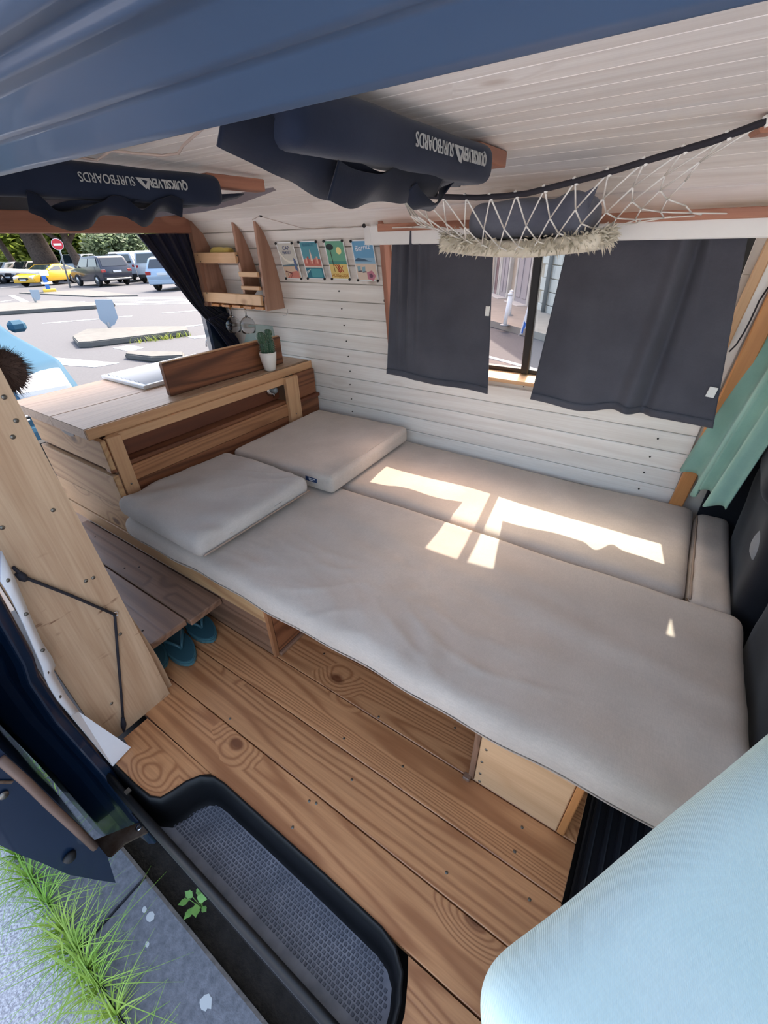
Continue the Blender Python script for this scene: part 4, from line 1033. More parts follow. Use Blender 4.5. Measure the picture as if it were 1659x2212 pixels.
for i in range(1500):
    a = rf.uniform(0, 2*math.pi); x = .205*math.copysign(abs(math.cos(a))**.6, math.cos(a)); y = .088*math.copysign(abs(math.sin(a))**.6, math.sin(a))
    y += rf.uniform(-.012, .01) if y < 0 else rf.uniform(-.01, .012)
    up = rf.random(); base = Vector((x, y, fz(x)+rf.uniform(-.008, .024)))
    dirv = Vector((math.cos(a)*.6+rf.uniform(-.5, .5), math.sin(a)*.8+rf.uniform(-.3, .3), rf.uniform(-.9, .9))).normalized()
    ln = rf.uniform(.012, .026); w_ = rf.uniform(.0012, .0024); sd = dirv.cross(Vector((rf.random(), rf.random(), rf.random()))).normalized()*w_
    k = len(V); V += [base-sd, base+sd, base+dirv*ln*.6+sd*1.1+Vector((0, 0, -.002)), base+dirv*ln+Vector((0, 0, -.006)), base+dirv*ln*.6-sd*1.1+Vector((0, 0, -.002))]
    Fc.append((k, k+1, k+2, k+3, k+4))
o = pydata('fringe', V, Fc, M['cream_yarn'], bk_, fix=False); o['kind'] = 'stuff'

# ================================================================== CURTAINS
def lerp4(tl, tr, br_, bl__, u, v): return (tl.lerp(tr, u)).lerp(bl__.lerp(br_, u), v)
def curtain(nm, lab, tl, tr, br_, bl__, pleat, hem, mt, nu=60, nv=40, th=.0025, n=Vector((0, -1, 0))):
    def fn(u, v): return lerp4(tl, tr, br_, bl__, u, v) + n*pleat(u, v) + Vector((0, 0, hem(u)*v))
    t = thing(nm, lab, 'curtain', tuple((tl+tr)/2)); T = t.location
    grid('cloth', lambda u, v: fn(u, v)-T, nu, nv, mt, t, th)
    grid('hem_band', lambda u, v: fn(u, .955+.045*v)-T+n*.0035, nu, 3, mt, t, .002)
    return t, fn, T
yT, yB = 1.474, 1.450
cl, fl_, T_ = curtain('window_curtain', 'narrow dark grey curtain at the poster end of the side window', ony(850, 493, yT), ony(1064, 493, yT), ony(1050, 852, yB), ony(838, 806, yB),
    lambda u, v: .008*math.sin(u*9+1)*(.4+v*.6) + (.016*math.exp(-((u-.22)/.14)**2)*math.sin(u*60)*(1-v)**.8) + .012*math.exp(-((u-.3)/.05)**2)*(1-.6*v) + .012*math.sin(u*5), lambda u: .004*math.sin(u*10), M['grey_cloth'], 80, 40)
box('velcro_tag', (.014, .003, .03), fl_(.985, .46)-T_+Vector((-.004, -.006, 0)), M['tag_white'], cl, (0, 0, 0), .001)
tr_, fr_, T2 = curtain('window_curtain', 'wide dark grey curtain at the cab end of the side window', ony(1236, 486, yT), ony(1621, 484, yT), ony(1540, 925, yB), ony(1148, 860, yB),
    lambda u, v: .014*math.sin(u*5.5+v*.8)*(.4+.6*v) + .030*math.exp(-((u-.70+.14*v)/.05)**2)*(.6+.4*v) - .024*math.exp(-((u-.77+.13*v)/.035)**2) + .008*math.exp(-((u-.82)/.02)**2)*(1-v)**2,
    lambda u: .010*math.exp(-((u-.5)/.09)**2)-.012*math.exp(-((u-.30)/.14)**2), M['grey_cloth'], 90, 44)
box('velcro_tag', (.02, .003, .028), fr_(.965, .80)-T2+Vector((0, -.007, 0)), M['tag_white'], tr_, (0, .1, 0), .001)
# navy curtain tied back at the rear opening
Lp = [(296, 506), (330, 548), (372, 603), (410, 652), (440, 685), (462, 705), (478, 728), (490, 745), (505, 762)]
Rp = [(412, 502), (424, 540), (432, 580), (440, 620), (446, 650), (478, 672), (530, 690), (565, 712), (575, 735)]
def polyat(P, t):
    f_ = t*(len(P)-1); i = min(int(f_), len(P)-2); a = f_-i; return (P[i][0]*(1-a)+P[i+1][0]*a, P[i][1]*(1-a)+P[i+1][1]*a)
def rearfn(u, v):
    a = polyat(Lp, v); b = polyat(Rp, v); x = a[0]*(1-u)+b[0]*u; y = a[1]*(1-u)+b[1]*u
    am = .012*(1-.4*v)
    return onx(x, y, -2.052 + am*math.sin(u*26+1.5*math.sin(v*3)) + .004*math.sin(u*61))
rc = thing('rear_curtain', 'navy curtain tied back diagonally at the rear opening', 'curtain', tuple(rearfn(.5, 0)))
grid('cloth', lambda u, v: rearfn(u, v)-rc.location, 70, 40, M['navy_cloth'], rc, .0025)
tube('tie_band', [onx(x, y, -2.03)-rc.location for x, y in ((452, 690), (468, 685), (482, 678))], .006, M['navy_cloth'], rc)
# green cab curtain
gt = [Vector((.235, 1.585, 1.09)), Vector((.40, 1.30, 1.09))]
def grn(u, v):
    top = Vector((.21, 1.575, 1.10)).lerp(Vector((.30, 1.40, 1.10)), u)
    if u < .5: bot = ony(1480, 1003, 1.60).lerp(ony(1512, 1075, 1.45), u*2)
    else: bot = ony(1512, 1060, 1.45).lerp(ony(1552, 1107, 1.34), (u-.5)*2)
    p = top.lerp(bot, v); f_ = Vector((.7, .7, 0))
    return p + Vector((-.014, -.014, 0))*math.sin(u*17+.5*v)*(.5+.5*v) + Vector((0, 0, -.012*math.sin(u*17+1.2)*v))
gc = thing('cab_curtain', 'pale sea green curtain gathered beside the cab post', 'curtain', tuple(grn(.5, 0)))
grid('cloth', lambda u, v: grn(u, v)-gc.location, 60, 36, M['green_cloth'], gc, .003)

# ================================================================== CAB SEATS
ds = thing('driver_seat', 'black driver seat with beige headrest edge beside the green curtain', 'seat', (.45, 1.36, -.05)); D = ds.location
rbox('backrest', (.15, .46, .62), .06, (6, 12, 14), Vector((.378, 1.34, .28))-D, M['black_cloth'], ds, (0, math.radians(-4), 0), lambda p, n: n*.006*nz(p.x*9, p.y*9, p.z*9))
rbox('seat_cushion', (.5, .46, .14), .05, (10, 10, 4), Vector((.64, 1.345, .12))-D, M['black_cloth'], ds)
rbox('headrest_shell', (.10, .36, .24), .05, (6, 10, 8), Vector((.36, 1.36, .655))-D, M['beige_cloth'], ds)
rbox('headrest_cover', (.12, .30, .40), .055, (6, 10, 8), Vector((.335, 1.345, .735))-D, M['black_cloth'], ds, (0, math.radians(6), 0), lambda p, n: n*.008*nz(p.x*9, p.y*9, p.z*9))
rbox('armrest', (.12, .11, .11), .045, (5, 6, 5), Vector((.345, 1.205, .45))-D, M['grey_pad'], ds, (0, 0, .1))
bb('pedestal', Vector((.42, 1.18, -.1))-D, Vector((.85, 1.52, .06))-D, M['black_metal'], ds, .01)
ms = thing('middle_seat', 'black middle seat back beyond the front mattress', 'seat', (.45, .9, -.05)); D = ms.location
rbox('backrest', (.14, .47, .50), .05, (6, 14, 14), Vector((.405, .86, .24))-D, M['black_cloth'], ms, (0, math.radians(-3), 0), lambda p, n: n*(.008*nz(p.x*9, p.y*7, p.z*9)+.006*math.sin(p.y*30)*(p.z < 0)))
rbox('seat_cushion', (.45, .44, .14), .05, (8, 8, 4), Vector((.66, .88, .12))-D, M['black_cloth'], ms)
bb('pedestal', Vector((.45, .70, -.1))-D, Vector((.85, 1.06, .06))-D, M['black_metal'], ms, .01)
# passenger seat draped in pale blue
A_ = Vector((.004, .100)); B_ = Vector((.232, .505)); dv_ = (B_-A_).normalized(); nv_ = Vector((dv_.y, -dv_.x))
ps = thing('passenger_seat', 'front passenger seat back draped in pale blue ribbed cloth', 'seat', ((A_.x+B_.x)/2+nv_.x*.1, (A_.y+B_.y)/2+nv_.y*.1, -.05), (0, 0, math.atan2(dv_.y, dv_.x)))
A_ = A_ - dv_*.012; wid = (B_-A_).length+.03
def pdisp(p, n):
    d = n*.003*nz(p.x*7, p.y*7, p.z*7); dz = .21-p.z; d += Vector((.083*dz, -.085*dz, 0))
    d += Vector((0, 0, -.035*max(0, p.x/wid*2)**2 + .010*nz(p.x*5+3, p.y*6, 1)))*(p.z > .12)
    return d
rbox('backrest_core', (.30, .12, .36), .04, (6, 4, 6), (0, -.03, .05+.17), M['black_cloth'], ps)
rbox('cloth_cover', (wid, .20, .42), .035, (24, 12, 16), (.0, 0, .05+.495), M['blue_cover'], ps, (math.radians(0), 0, 0), pdisp).modifiers.new('s', 'SUBSURF').render_levels = 2
rbox('seat_cushion', (.46, .46, .14), .05, (8, 8, 4), (0, -.26, .16), M['black_cloth'], ps)
bb('pedestal', (-.18, -.42, -.05), (.18, -.04, .11), M['black_metal'], ps, .01)
# ribbed mat in the cab footwell
cw = bb('wall_cab', (.205, 1.592, -.1), (2.0, 1.61, 1.10), M['black_cloth'], None, .004); tag(cw, 'dark lining of the cab side behind the green curtain', 'wall', kind='structure')
cf = bb('floor_cab', (.10, .0, -.09), (1.6, 1.64, -.06), M['mat_rub'], None, .004); tag(cf, 'dark cab floor beyond the plank edge', 'floor', kind='structure'); cf.name = 'floor_cab'
fm = thing('rubber_mat', 'ribbed navy rubber mat in the cab beside the plank end', 'mat', (.25, .62, -.06))
box('mat_base', (.24, .36, .012), (0, 0, .006), M['mat_rub'], fm, None, .003)
for i in range(9): box('rib', (.012, .34, .010), (-.105+i*.026, 0, .016), M['mat_rub'], fm, None, .003)

# fuzzy brown pompom over the plywood
fb = thing('fur_pompom', 'fuzzy brown fur pompom hanging above the plywood panel edge', 'pompom', tuple(onx(2, 800, -1.05)))
rbox('core', (.075, .075, .075), .036, (4, 4, 4), (0, 0, 0), M['fur'], fb)
V = []; Fc = []
for i in range(2600):
    a = Vector((rf.gauss(0, 1), rf.gauss(0, 1), rf.gauss(0, 1))).normalized(); s_ = a.cross(Vector((rf.gauss(0, 1), rf.gauss(0, 1), rf.gauss(0, 1)))).normalized()*.0006
    k = len(V); e = a*rf.uniform(.044, .056)+Vector((rf.uniform(-.004, .004), rf.uniform(-.004, .004), -.004)); V += [a*.033-s_, a*.033+s_, e]; Fc.append((k, k+1, k+2))
o = pydata('fur', V, Fc, M['fur'], fb, fix=False); o['kind'] = 'stuff'

# ================================================================== SLIDING DOOR (open, outside)
dr = empty('door_1', (-.8, -.08, 0)); tag(dr, 'dark blue open sliding door with lower roller arm', 'door', kind='structure'); DO = dr.location
outer = [(250, 1907), (215, 1902), (150, 1890), (90, 1864), (40, 1845), (0, 1826), (-70, 1790), (-200, 1710)]
inner = [(-200, 1330), (-60, 1535), (0, 1618), (60, 1672), (130, 1740), (190, 1800), (232, 1850)]
dp = [onx(x, y, -.80) for x, y in outer+inner]
yzp = [(p.y-DO.y, p.z) for p in dp]
extrude_x('door_shell', yzp, 0, -1.1, M['body'], dr)
sl_pts = [onx(x, y, -.797)-DO for x, y in ((0, 1640), (60, 1692), (110, 1742), (160, 1788), (205, 1830))]
tube('rubber_seal', sl_pts, .008, plain('brown_seal', c(112, 90, 78), .6), dr, 8)
p = onx(150, 1850, -.797)-DO
lathe('rubber_stop', [(0, .012), (.009, .010), (.012, .004), (.013, 0), (0, 0)], M['rubber'], dr, p, (0, math.pi/2, 0), n=16)
lathe('bolt', [(0, .004), (.007, .003), (.008, 0)], M['screw'], dr, onx(8, 1718, -.797)-DO, (0, math.pi/2, 0), n=12)
box('latch_slot', (.002, .006, .03), onx(10, 1690, -.797)-DO, M['steel'], dr, (.5, 0, 0), .001)
arm = [onz(x, y, -.2) for x, y in ((322, 1792), (302, 1778), (292, 1780), (205, 1815), (190, 1830), (213, 1848), (240, 1852), (270, 1822), (318, 1800))]
cxy = sum((Vector((p.x, p.y)) for p in arm), Vector((0, 0)))/len(arm)
ao = prism('roller_arm', [(p.x-cxy.x, p.y-cxy.y) for p in arm], .006, M['steel'], dr, Vector((cxy.x, cxy.y, -.2))-DO, None, .0015)
lathe('arm_hole', [(.004, .001), (.0075, .0015), (.009, 0), (.004, 0)], M['chrome'], dr, onz(300, 1787, -.196)-DO, n=14)
#__PART4__

# ================================================================== OUTSIDE: KERB SIDE
KZ = -.42; GZ = -.5
pv = bb('pavement', (-14, -9, KZ-.1), (6, -.197, KZ-.004), M['pavement'], None, 0); tag(pv, 'pale gritty concrete pavement outside the side door', 'pavement', kind='structure')
kb = bb('kerb', (-14, -.19, KZ-.2), (5, -.012, KZ-.02), M['gutter'], None, 0); tag(kb, 'dark grey kerb stones along the parked van', 'kerb', kind='structure')
x = -.853-5
for i in range(9): bb('kerb_stone', Vector((x+.004, -.193, KZ-.12))-kb.location, Vector((x+.996, -.008, KZ))-kb.location, M['kerb'], kb, .008); x += 1.0
for px, r in (((445, 2165), .016), ((325, 1980), .012), ((312, 1965), .007), ((318, 2040), .006)):
    p = onz(*px, KZ+.0006); prism('lichen_patch', [(r*(1+.35*nz(i*.9, r*90))*math.cos(i*math.pi/8), .8*r*(1+.35*nz(i*.7, 3))*math.sin(i*math.pi/8)) for i in range(16)], .0006, plain('lichen', c(196, 200, 198), .9), kb, p-kb.location)
rd = bb('road', (-3.0, -.008, GZ-.2), (60, 90, GZ), M['asphalt'], None, 0); tag(rd, 'sunlit grey asphalt side street beyond the window', 'road', kind='structure')
TK = .016; RT = Matrix.Rotation(-math.atan(TK), 3, 'Y')
rd2 = pydata('car_park', [(-3, -.008, 0), (-3, 90, 0), (-160, 90, -157*TK), (-160, -.008, -157*TK)], [(0, 1, 2, 3)], M['asphalt'], None, (0, 0, GZ)); tag(rd2, 'pale asphalt road and car park sloping gently away behind the van', 'road', kind='structure')
gtr = bb('gutter', (-14, -.006, GZ), (4, .17, GZ+.006), M['gutter'], None, 0); tag(gtr, 'dirty dark gutter under the van sill', 'gutter', kind='structure')
# grass growing in the seam
V = []; Fc = []; rg = random.Random(3)
def blade(b, d, h, w, bend):
    s_ = Vector((-d.y, d.x, 0)).normalized()*w; k = len(V); n = 4
    for i in range(n+1):
        t = i/n; p = b + d*(bend*t*t*h) + Vector((0, 0, h*(t-.45*bend*t*t))); ww = s_*(1-t*.9)
        V.extend([p-ww, p+ww])
    for i in range(n): Fc.append((k+2*i, k+2*i+1, k+2*i+3, k+2*i+2))
tufts = [(-.86, .06, 1.0), (-.93, .05, .9), (-1.02, .05, .9), (-.80, .05, 1.1), (-.74, .05, 1.1), (-.66, .05, .8), (-1.12, .06, 1.0), (-1.22, .06, 1.1), (-1.33, .06, 1.1), (-1.45, .07, 1.0), (-1.6, .08, .9), (-.55, .04, .6), (-1.8, .08, .9)]
for tx, sp_, hs in tufts:
    for i in range(62):
        a = rg.uniform(0, 2*math.pi); r = abs(rg.gauss(0, .35))*sp_
        b = Vector((tx+1.5*r*math.cos(a), -.196+.35*r*math.sin(a), KZ-.01)); d = Vector((math.cos(a)+rg.uniform(-.5, .5), math.sin(a)+rg.uniform(-.5, .5), 0)).normalized()
        blade(b, d, rg.uniform(.035, .15)*hs, rg.uniform(.0013, .003), rg.uniform(.5, 1.7))
for i in range(70):
    a = rg.uniform(0, 6.28); b = Vector((-1.40+.06*rg.gauss(0, 1), -.06+.03*rg.gauss(0, 1), KZ)); blade(b, Vector((math.cos(a), math.sin(a), 0)), rg.uniform(.05, .12), .0016, rg.uniform(.4, 1.1))
go = pydata('grass', V, Fc, M['grass'], None, fix=False, smooth=True); tag(go, 'tufts of bright green grass growing in the kerb seam', 'grass', kind='stuff')
# leafy weed by the gutter
wdp = thing('leafy_weed', 'small pale green leafy weed growing in the gutter', 'weed', tuple(onz(440, 1965, GZ+.006)))
for i in range(9):
    a = i*2.4; ln = .022+.006*(i % 3); pts = []
    for k in range(9):
        t = k/8; w_ = (.55*math.sin(math.pi*min(1, t*1.05))*(1+.25*(k % 2)))*ln*.5; pts.append((ln*t, w_))
    pts = pts + [(x_, -y_) for x_, y_ in pts[::-1][1:-1]]
    prism('leaf', pts, .0008, M['weed'], wdp, (.012*math.cos(a), .012*math.sin(a), .05+.008*i), (.25*math.sin(i), -.25, a))
    tube('stalk', [(0, 0, 0), (.004*math.cos(a), .004*math.sin(a), .03), (.012*math.cos(a), .012*math.sin(a), .05+.008*i)], .0009, M['weed'], wdp, 4)

# ================================================================== OUTSIDE: ROAD FURNITURE
def gp(x, y, z=GZ):
    p = onz(x, y, z)
    if p.x > -3: return p
    q = ray(x, y); n_ = Vector((-TK, 0, 1)); return CAM + q*((Vector((-3, 0, z))-CAM).dot(n_)/q.dot(n_))
def lay(nm, P_, h, mt, par, bev=0.0, up=0.0):
    # flat slab lying on the ground whose outline is the list of ground points
    c0 = sum(P_, Vector())/len(P_); R_ = RT if c0.x < -3 else Matrix.Identity(3)
    pts = [R_.transposed() @ (p-c0) for p in P_]
    return prism(nm, [(p.x, p.y) for p in pts], h, mt, par, c0 + R_ @ Vector((0, 0, h/2+up)) - (par.location if par else Vector()), R_, bev)
def stripe(a, b, w, nm='road_marking', par=rd):
    a = Vector(a); b = Vector(b); d = (b-a).normalized(); s_ = Vector((-d.y, d.x, 0))*w/2
    return lay(nm, [a-s_, b-s_, b+s_, a+s_], .006, M['line'], rd2 if a.x < -3 else rd, 0, .001)
for a, b, w in (((93, 699), (220, 689), .14), ((257, 685), (285, 683), .14), ((350, 677), (428, 671), .14), ((0, 652), (30, 648), .14), ((25, 638), (56, 653), .25), ((60, 655), (180, 652), .2), ((28, 661), (60, 654), .2), ((350, 712), (460, 699), .15), ((0, 622), (40, 618), .12)):
    stripe(gp(*a), gp(*b), w)
for i in range(6): stripe(gp(232+i*3, 643.5+i*3.1), gp(392+i*5, 642.5+i*2.6), .16)
for q in ([(244, 752), (283, 746), (310, 752), (280, 760)], [(72, 769), (258, 785), (205, 794), (92, 786)], [(405, 728), (460, 723), (470, 727), (420, 732)]):
    lay('road_marking', [gp(*v) for v in q], .006, M['line'], rd2, 0, .001)
def slab(nm, lab, px, h, mt, top=None):
    o = lay(nm, [gp(*v) for v in px], h, mt, None, .02); tag(o, lab, 'traffic island'); return o
slab('traffic_island', 'low kerbed traffic island under the nearer blank sign', [(172, 752), (200, 751), (410, 725), (405, 716), (330, 716), (190, 722), (160, 738)], .12, M['kerb_far'])
slab('traffic_island', 'long kerbed traffic island under the farther blank sign', [(-40, 684), (205, 668), (250, 662), (120, 656), (-40, 664)], .12, M['kerb_far'])
slab('traffic_island', 'short dark kerb block on the road beside the worktop', [(273, 776), (330, 783), (400, 780), (400, 772), (280, 769)], .10, M['kerb_far'])
slab('traffic_island', 'kerbed edge of the car park entrance near the dark car', [(40, 634), (190, 628), (300, 640), (200, 642), (120, 638)], .05, M['kerb_far'])
V = []; Fc = []
for i in range(120):
    t = rg.random(); p = gp(290, 742).lerp(gp(408, 726), t**.8); a = rg.uniform(0, 6.28); blade(Vector((p.x+rg.uniform(-.1, .1), p.y+rg.uniform(-.06, .06), p.z)), Vector((math.cos(a), math.sin(a), 0)), rg.uniform(.05, .2), .008, .6)
go2 = pydata('grass', V, Fc, M['leaf_a'], None, fix=False); tag(go2, 'dry grass along the traffic island kerb', 'grass', kind='stuff')
def facing(base):
    d = Vector((base.x-CAM.x, base.y-CAM.y, 0)).normalized(); r = Vector((d.y, -d.x, 0)); return d, r
def on_card(px, base):
    d, r = facing(base); q = ray(*px); return CAM + q*((base-CAM).dot(d)/q.dot(d))
def blank_sign(lab, base_px, poly):
    b = gp(*base_px); t = thing('road_sign', lab, 'road sign', tuple(b), None, 'blank backs of road signs')
    P_ = [on_card(q, b)-b for q in poly]; d, r = facing(b); n = len(P_)
    V = [p for p in P_]+[p+d*.02 for p in P_]
    pydata('panel', V, [tuple(range(n)), tuple(range(n, 2*n))[::-1]]+[(i, (i+1) % n, n+(i+1) % n, n+i) for i in range(n)], M['sign_back'], t)
    lo = min(P_, key=lambda p: p.z); tube('bracket', [lo+d*.02+Vector((0, 0, .12)), lo+d*.02, Vector((0, 0, .0))], .04, M['post_grey'], t); return t
blank_sign('larger blank shield sign leaning on the nearer traffic island', (243, 714), [(204, 647), (242, 647), (255, 686), (248, 701), (236, 707), (215, 690)])
blank_sign('smaller blank shield sign on the farther traffic island', (84, 660), [(63, 626), (83, 626), (88, 642), (85, 648), (76, 650), (70, 644)])
nb = gp(152, 622); ne = thing('no_entry_sign', 'round red no entry sign with white bar on a leaning pole', 'road sign', tuple(nb)); d_, r_ = facing(nb)
ctr = on_card((124, 528), nb)-nb
tube('pole', [(0, 0, 0), ctr+d_*.06-Vector((0, 0, .5)), ctr+d_*.06], .05, M['post_grey'], ne)
RS = Matrix((r_, Vector((0, 0, 1)), -d_)).transposed()
rad = (on_card((137, 528), nb)-on_card((111, 528), nb)).length/2
prism('plate', circ(0, 0, rad, rad*1.0, 32), .03, M['white_plastic'], ne, ctr, RS); prism('disc', circ(0, 0, rad*.93, rad*.93, 32), .03, M['sign_red'], ne, ctr-d_*.006, RS)
prism('bar', rect(-rad*.66, -rad*.17, rad*.66, rad*.17), .03, M['white_plastic'], ne, ctr-d_*.012, RS)
bb_ = gp(108, 632); bt = thing('parking_barrier', 'blue and white parking barrier cabinet with raised boom on yellow base', 'barrier', tuple(bb_)); d_, r_ = facing(bb_)
def card_box(nm, px0, px1, dep, mt, par, base, off=0.0):
    a = on_card(px0, base)-base; b = on_card(px1, base)-base; w_ = (b-a).dot(facing(base)[1]); h_ = abs(a.z-b.z); c0 = (a+b)/2 + facing(base)[0]*off
    return box(nm, (w_, dep, h_), c0, mt, par, Matrix((facing(base)[1], facing(base)[0], Vector((0, 0, 1)))).transposed(), .02)
card_box('base', (92, 625), (124, 634), .8, M['barrier_yellow'], bt, bb_); card_box('cabinet', (88, 594), (110, 626), .5, M['barrier_blue'], bt, bb_, .1)
card_box('cap', (82, 584), (106, 595), .55, M['white_plastic'], bt, bb_, .1); card_box('band', (88, 610), (114, 613), .54, M['white_plastic'], bt, bb_, .1)
tube('boom', [on_card((100, 588), bb_)-bb_, on_card((40, 586), bb_)-bb_, on_card((-30, 584), bb_)-bb_], .1, M['white_plastic'], bt, 8)

# ================================================================== CARS
STY = {
 'suv': (4.6, 1.90, [(-2.25, .32), (-2.32, .70), (-2.25, 1.02), (-2.0, 1.56), (-1.7, 1.64), (.2, 1.64), (.95, 1.05), (2.05, .92), (2.28, .66), (2.24, .3)], 3, (2, 3), (5, 6)),
 'van': (4.4, 1.82, [(-2.12, .30), (-2.2, .75), (-2.18, 1.08), (-2.1, 1.74), (-1.9, 1.84), (.55, 1.84), (1.35, 1.12), (2.0, .96), (2.2, .66), (2.15, .28)], 3, (2, 3), (5, 6)),
 'hatch': (4.1, 1.76, [(-1.95, .30), (-2.04, .66), (-1.95, .95), (-1.55, 1.42), (-1.2, 1.50), (.15, 1.48), (.95, .98), (1.75, .84), (2.03, .60), (2.0, .26)], 3, (2, 3), (5, 6)),
 'coupe': (4.2, 1.80, [(-2.0, .30), (-2.08, .62), (-1.9, .86), (-1.0, 1.18), (-.6, 1.28), (.05, 1.28), (.95, .86), (1.85, .70), (2.08, .50), (2.02, .24)], 3, (2, 3), (5, 6)),
}
def car(lab, sty, paint, loc, head, grp=None, front=False):
    Ln, W_c, out, _, rw, ws = STY[sty]; paint = M['car_'+paint]
    t = thing('car', lab, 'car', loc, (RT if loc[0] < -3 else Matrix.Identity(3)) @ Matrix.Rotation(head, 3, 'Z'), grp)
    belt = out[2][1]
    def hw(x_, z_):
        w_ = W_c/2 - max(0, z_-belt)*.24 - .05*max(0, (.5-z_))
        return w_*(1-.05*max(0, abs(x_)/(Ln/2)-.75)/.25)
    V = []; n = len(out)
    for sgn in (-1, 1):
        for x_, z_ in out: V.append((x_, sgn*hw(x_, z_), z_))
    up = [i for i in range(n) if out[i][1] >= belt-.13 and 2 <= i <= 6]; lowr = [0, 1, 2]+[i for i in range(6, n)]
    Fc = [(i, (i+1) % n, n+(i+1) % n, n+i) for i in range(n)]
    for o_ in (0, n): Fc += [tuple(o_+i for i in [2, 3, 4, 5, 6]), tuple(o_+i for i in lowr)]
    bd = pydata('body', V, Fc, paint, t); b_ = bd.modifiers.new('b', 'BEVEL'); b_.width = .05; b_.segments = 3; b_.limit_method = 'ANGLE'
    bd.data.polygons.foreach_set('use_smooth', [True]*len(bd.data.polygons))
    def inset_quad(nm, i, j, mt, off, m0=.12, m1=.1, hx=.84):
        a = Vector((out[i][0], 0, out[i][1])); b = Vector((out[j][0], 0, out[j][1])); d = b-a; nn = Vector((-d.z, 0, d.x)).normalized()
        if nn.z < 0 and abs(nn.z) > .3: nn = -nn
        if (nn.x > 0) != ((a.x+b.x) > 0): nn = -nn
        p0 = a+d*m0+nn*off; p1 = a+d*(1-m1)+nn*off; w0 = hw(p0.x, p0.z)*hx; w1 = hw(p1.x, p1.z)*hx
        o = pydata(nm, [p0+Vector((0, -w0, 0)), p0+Vector((0, w0, 0)), p1+Vector((0, w1, 0)), p1+Vector((0, -w1, 0))], [(0, 1, 2, 3)], mt, t); o.modifiers.new('s', 'SOLIDIFY').thickness = .012
    inset_quad('rear_window', rw[0], rw[1], M['car_glass'], .012); inset_quad('windscreen', ws[0], ws[1], M['car_glass'], .012, .06, .12)
    xr0, xr1 = out[3][0]+.12, out[5][0]; zr = out[4][1]-.12; xf = out[6][0]-.2; xb_ = out[2][0]+.28
    for sgn in (-1, 1):
        for u0, u1 in ((.02, .46), (.52, .98)):
            bx0 = xb_+(xf-xb_)*u0; bx1 = xb_+(xf-xb_)*u1; tx0 = xr0+(xr1-xr0)*u0; tx1 = xr0+(xr1-xr0)*u1
            P_ = [(bx0, belt+.06), (bx1, belt+.06), (tx1, zr), (tx0, zr)]
            o = pydata('side_window', [(px_, sgn*(hw(px_, pz_)+.006), pz_) for px_, pz_ in P_], [(0, 1, 2, 3)], M['car_glass'], t); o.modifiers.new('s', 'SOLIDIFY').thickness = .012
        for wx in (-Ln*.29, Ln*.31):
            wh = lathe('wheel', [(.20, -.09), (.30, -.1), (.335, -.06), (.335, .06), (.30, .1), (.20, .09), (.20, -.09)], M['tyre'], t, (wx, sgn*(W_c/2-.1), .335), (math.pi/2, 0, 0), n=20)
            lathe('rim', [(0, .05), (.06, .05), (.19, .07), (.205, .06), (.2, -.05), (0, -.05)], M['rim'], wh, (0, 0, .035*(-sgn)), None, n=12)
        xx = out[1][0]
        box('tail_lamp', (.10, .26 if sty != 'van' else .16, .16 if sty != 'van' else .34), (xx+.06, sgn*(W_c/2-.16), out[1][1]+.14), M['tail_red'], t, None, .02)
        hx_ = out[8][0]
        box('headlamp', (.30, .36, .16), (hx_-.16, sgn*(W_c/2-.27), out[8][1]+.08), M['light_glass'], t, (0, .35, -sgn*.25), .04, 2)
        box('mirror', (.10, .14, .10), (out[6][0]-.15, sgn*(W_c/2+.08), belt+.08), paint, t, None, .03)
    box('bumper', (.16, W_c*.92, .22), (out[0][0]+.02, 0, .42), M['black_metal'] if sty in ('suv', 'van') else paint, t, None, .04, 2)
    box('bumper', (.18, W_c*.92, .20), (out[9][0]-.02, 0, .36), paint, t, None, .04, 2)
    box('number_plate', (.02, .50, .11), (out[1][0]-.03, 0, out[1][1]+.1), M['plate'], t, None, .005); box('number_plate', (.02, .50, .11), (out[8][0]+.06, 0, .42), M['plate'], t, None, .005)
    box('grille', (.05, .8, .14), (out[8][0]-.0, 0, out[8][1]-.02), M['black_metal'], t, None, .02)
    if sty == 'suv':
        box('lower_trim', (.05, W_c*.8, .08), (out[0][0]-.07, 0, .40), M['chrome'], t, None, .02)
        for sgn in (-1, 1): tube('roof_rail', [(-1.6, sgn*.66, 1.66), (-1.4, sgn*.66, 1.70), (-.1, sgn*.66, 1.70), (.1, sgn*.66, 1.66)], .025, M['black_metal'], t, 6)
    if front:
        for k in range(5): box('grille_bar', (.03, .76, .014), (out[8][0]+.03, 0, out[8][1]-.08+k*.03), M['chrome'], t, None, .004)
        box('lower_grille', (.05, 1.1, .12), (out[8][0]+.05, 0, .30), M['black_metal'], t, None, .02)
        for sgn in (-1, 1): box('fog_lamp', (.04, .16, .08), (out[8][0]+.04, sgn*.68, .34), M['light_glass'], t, None, .015)
    return t
def carpx(lab, sty, paint, px, head, grp='cars in the car park', **kw):
    p = gp(*px); return car(lab, sty, paint, tuple(p), head, grp, **kw)
vA = math.atan2(.45, -.9)
carpx('dark navy estate car seen from behind in the car park', 'suv', 'navy', (226, 616), vA+math.radians(24))
carpx('silver van with large rear window beside the navy car', 'van', 'silver', (300, 606), vA-math.radians(24))
carpx('silver van parked next to the other silver van', 'van', 'silver', (352, 607), vA-math.radians(20))
carpx('pale grey car half hidden by the navy rear curtain', 'hatch', 'ice', (396, 622), vA-math.radians(30))
carpx('yellow car behind the parking barrier', 'coupe', 'yellow', (112, 615), vA+math.radians(140))
carpx('white van facing out between the yellow and navy cars', 'van', 'white', (180, 604), vA+math.radians(160))
carpx('white car at the end of the car park row', 'hatch', 'white', (-34, 615), vA+math.radians(150))
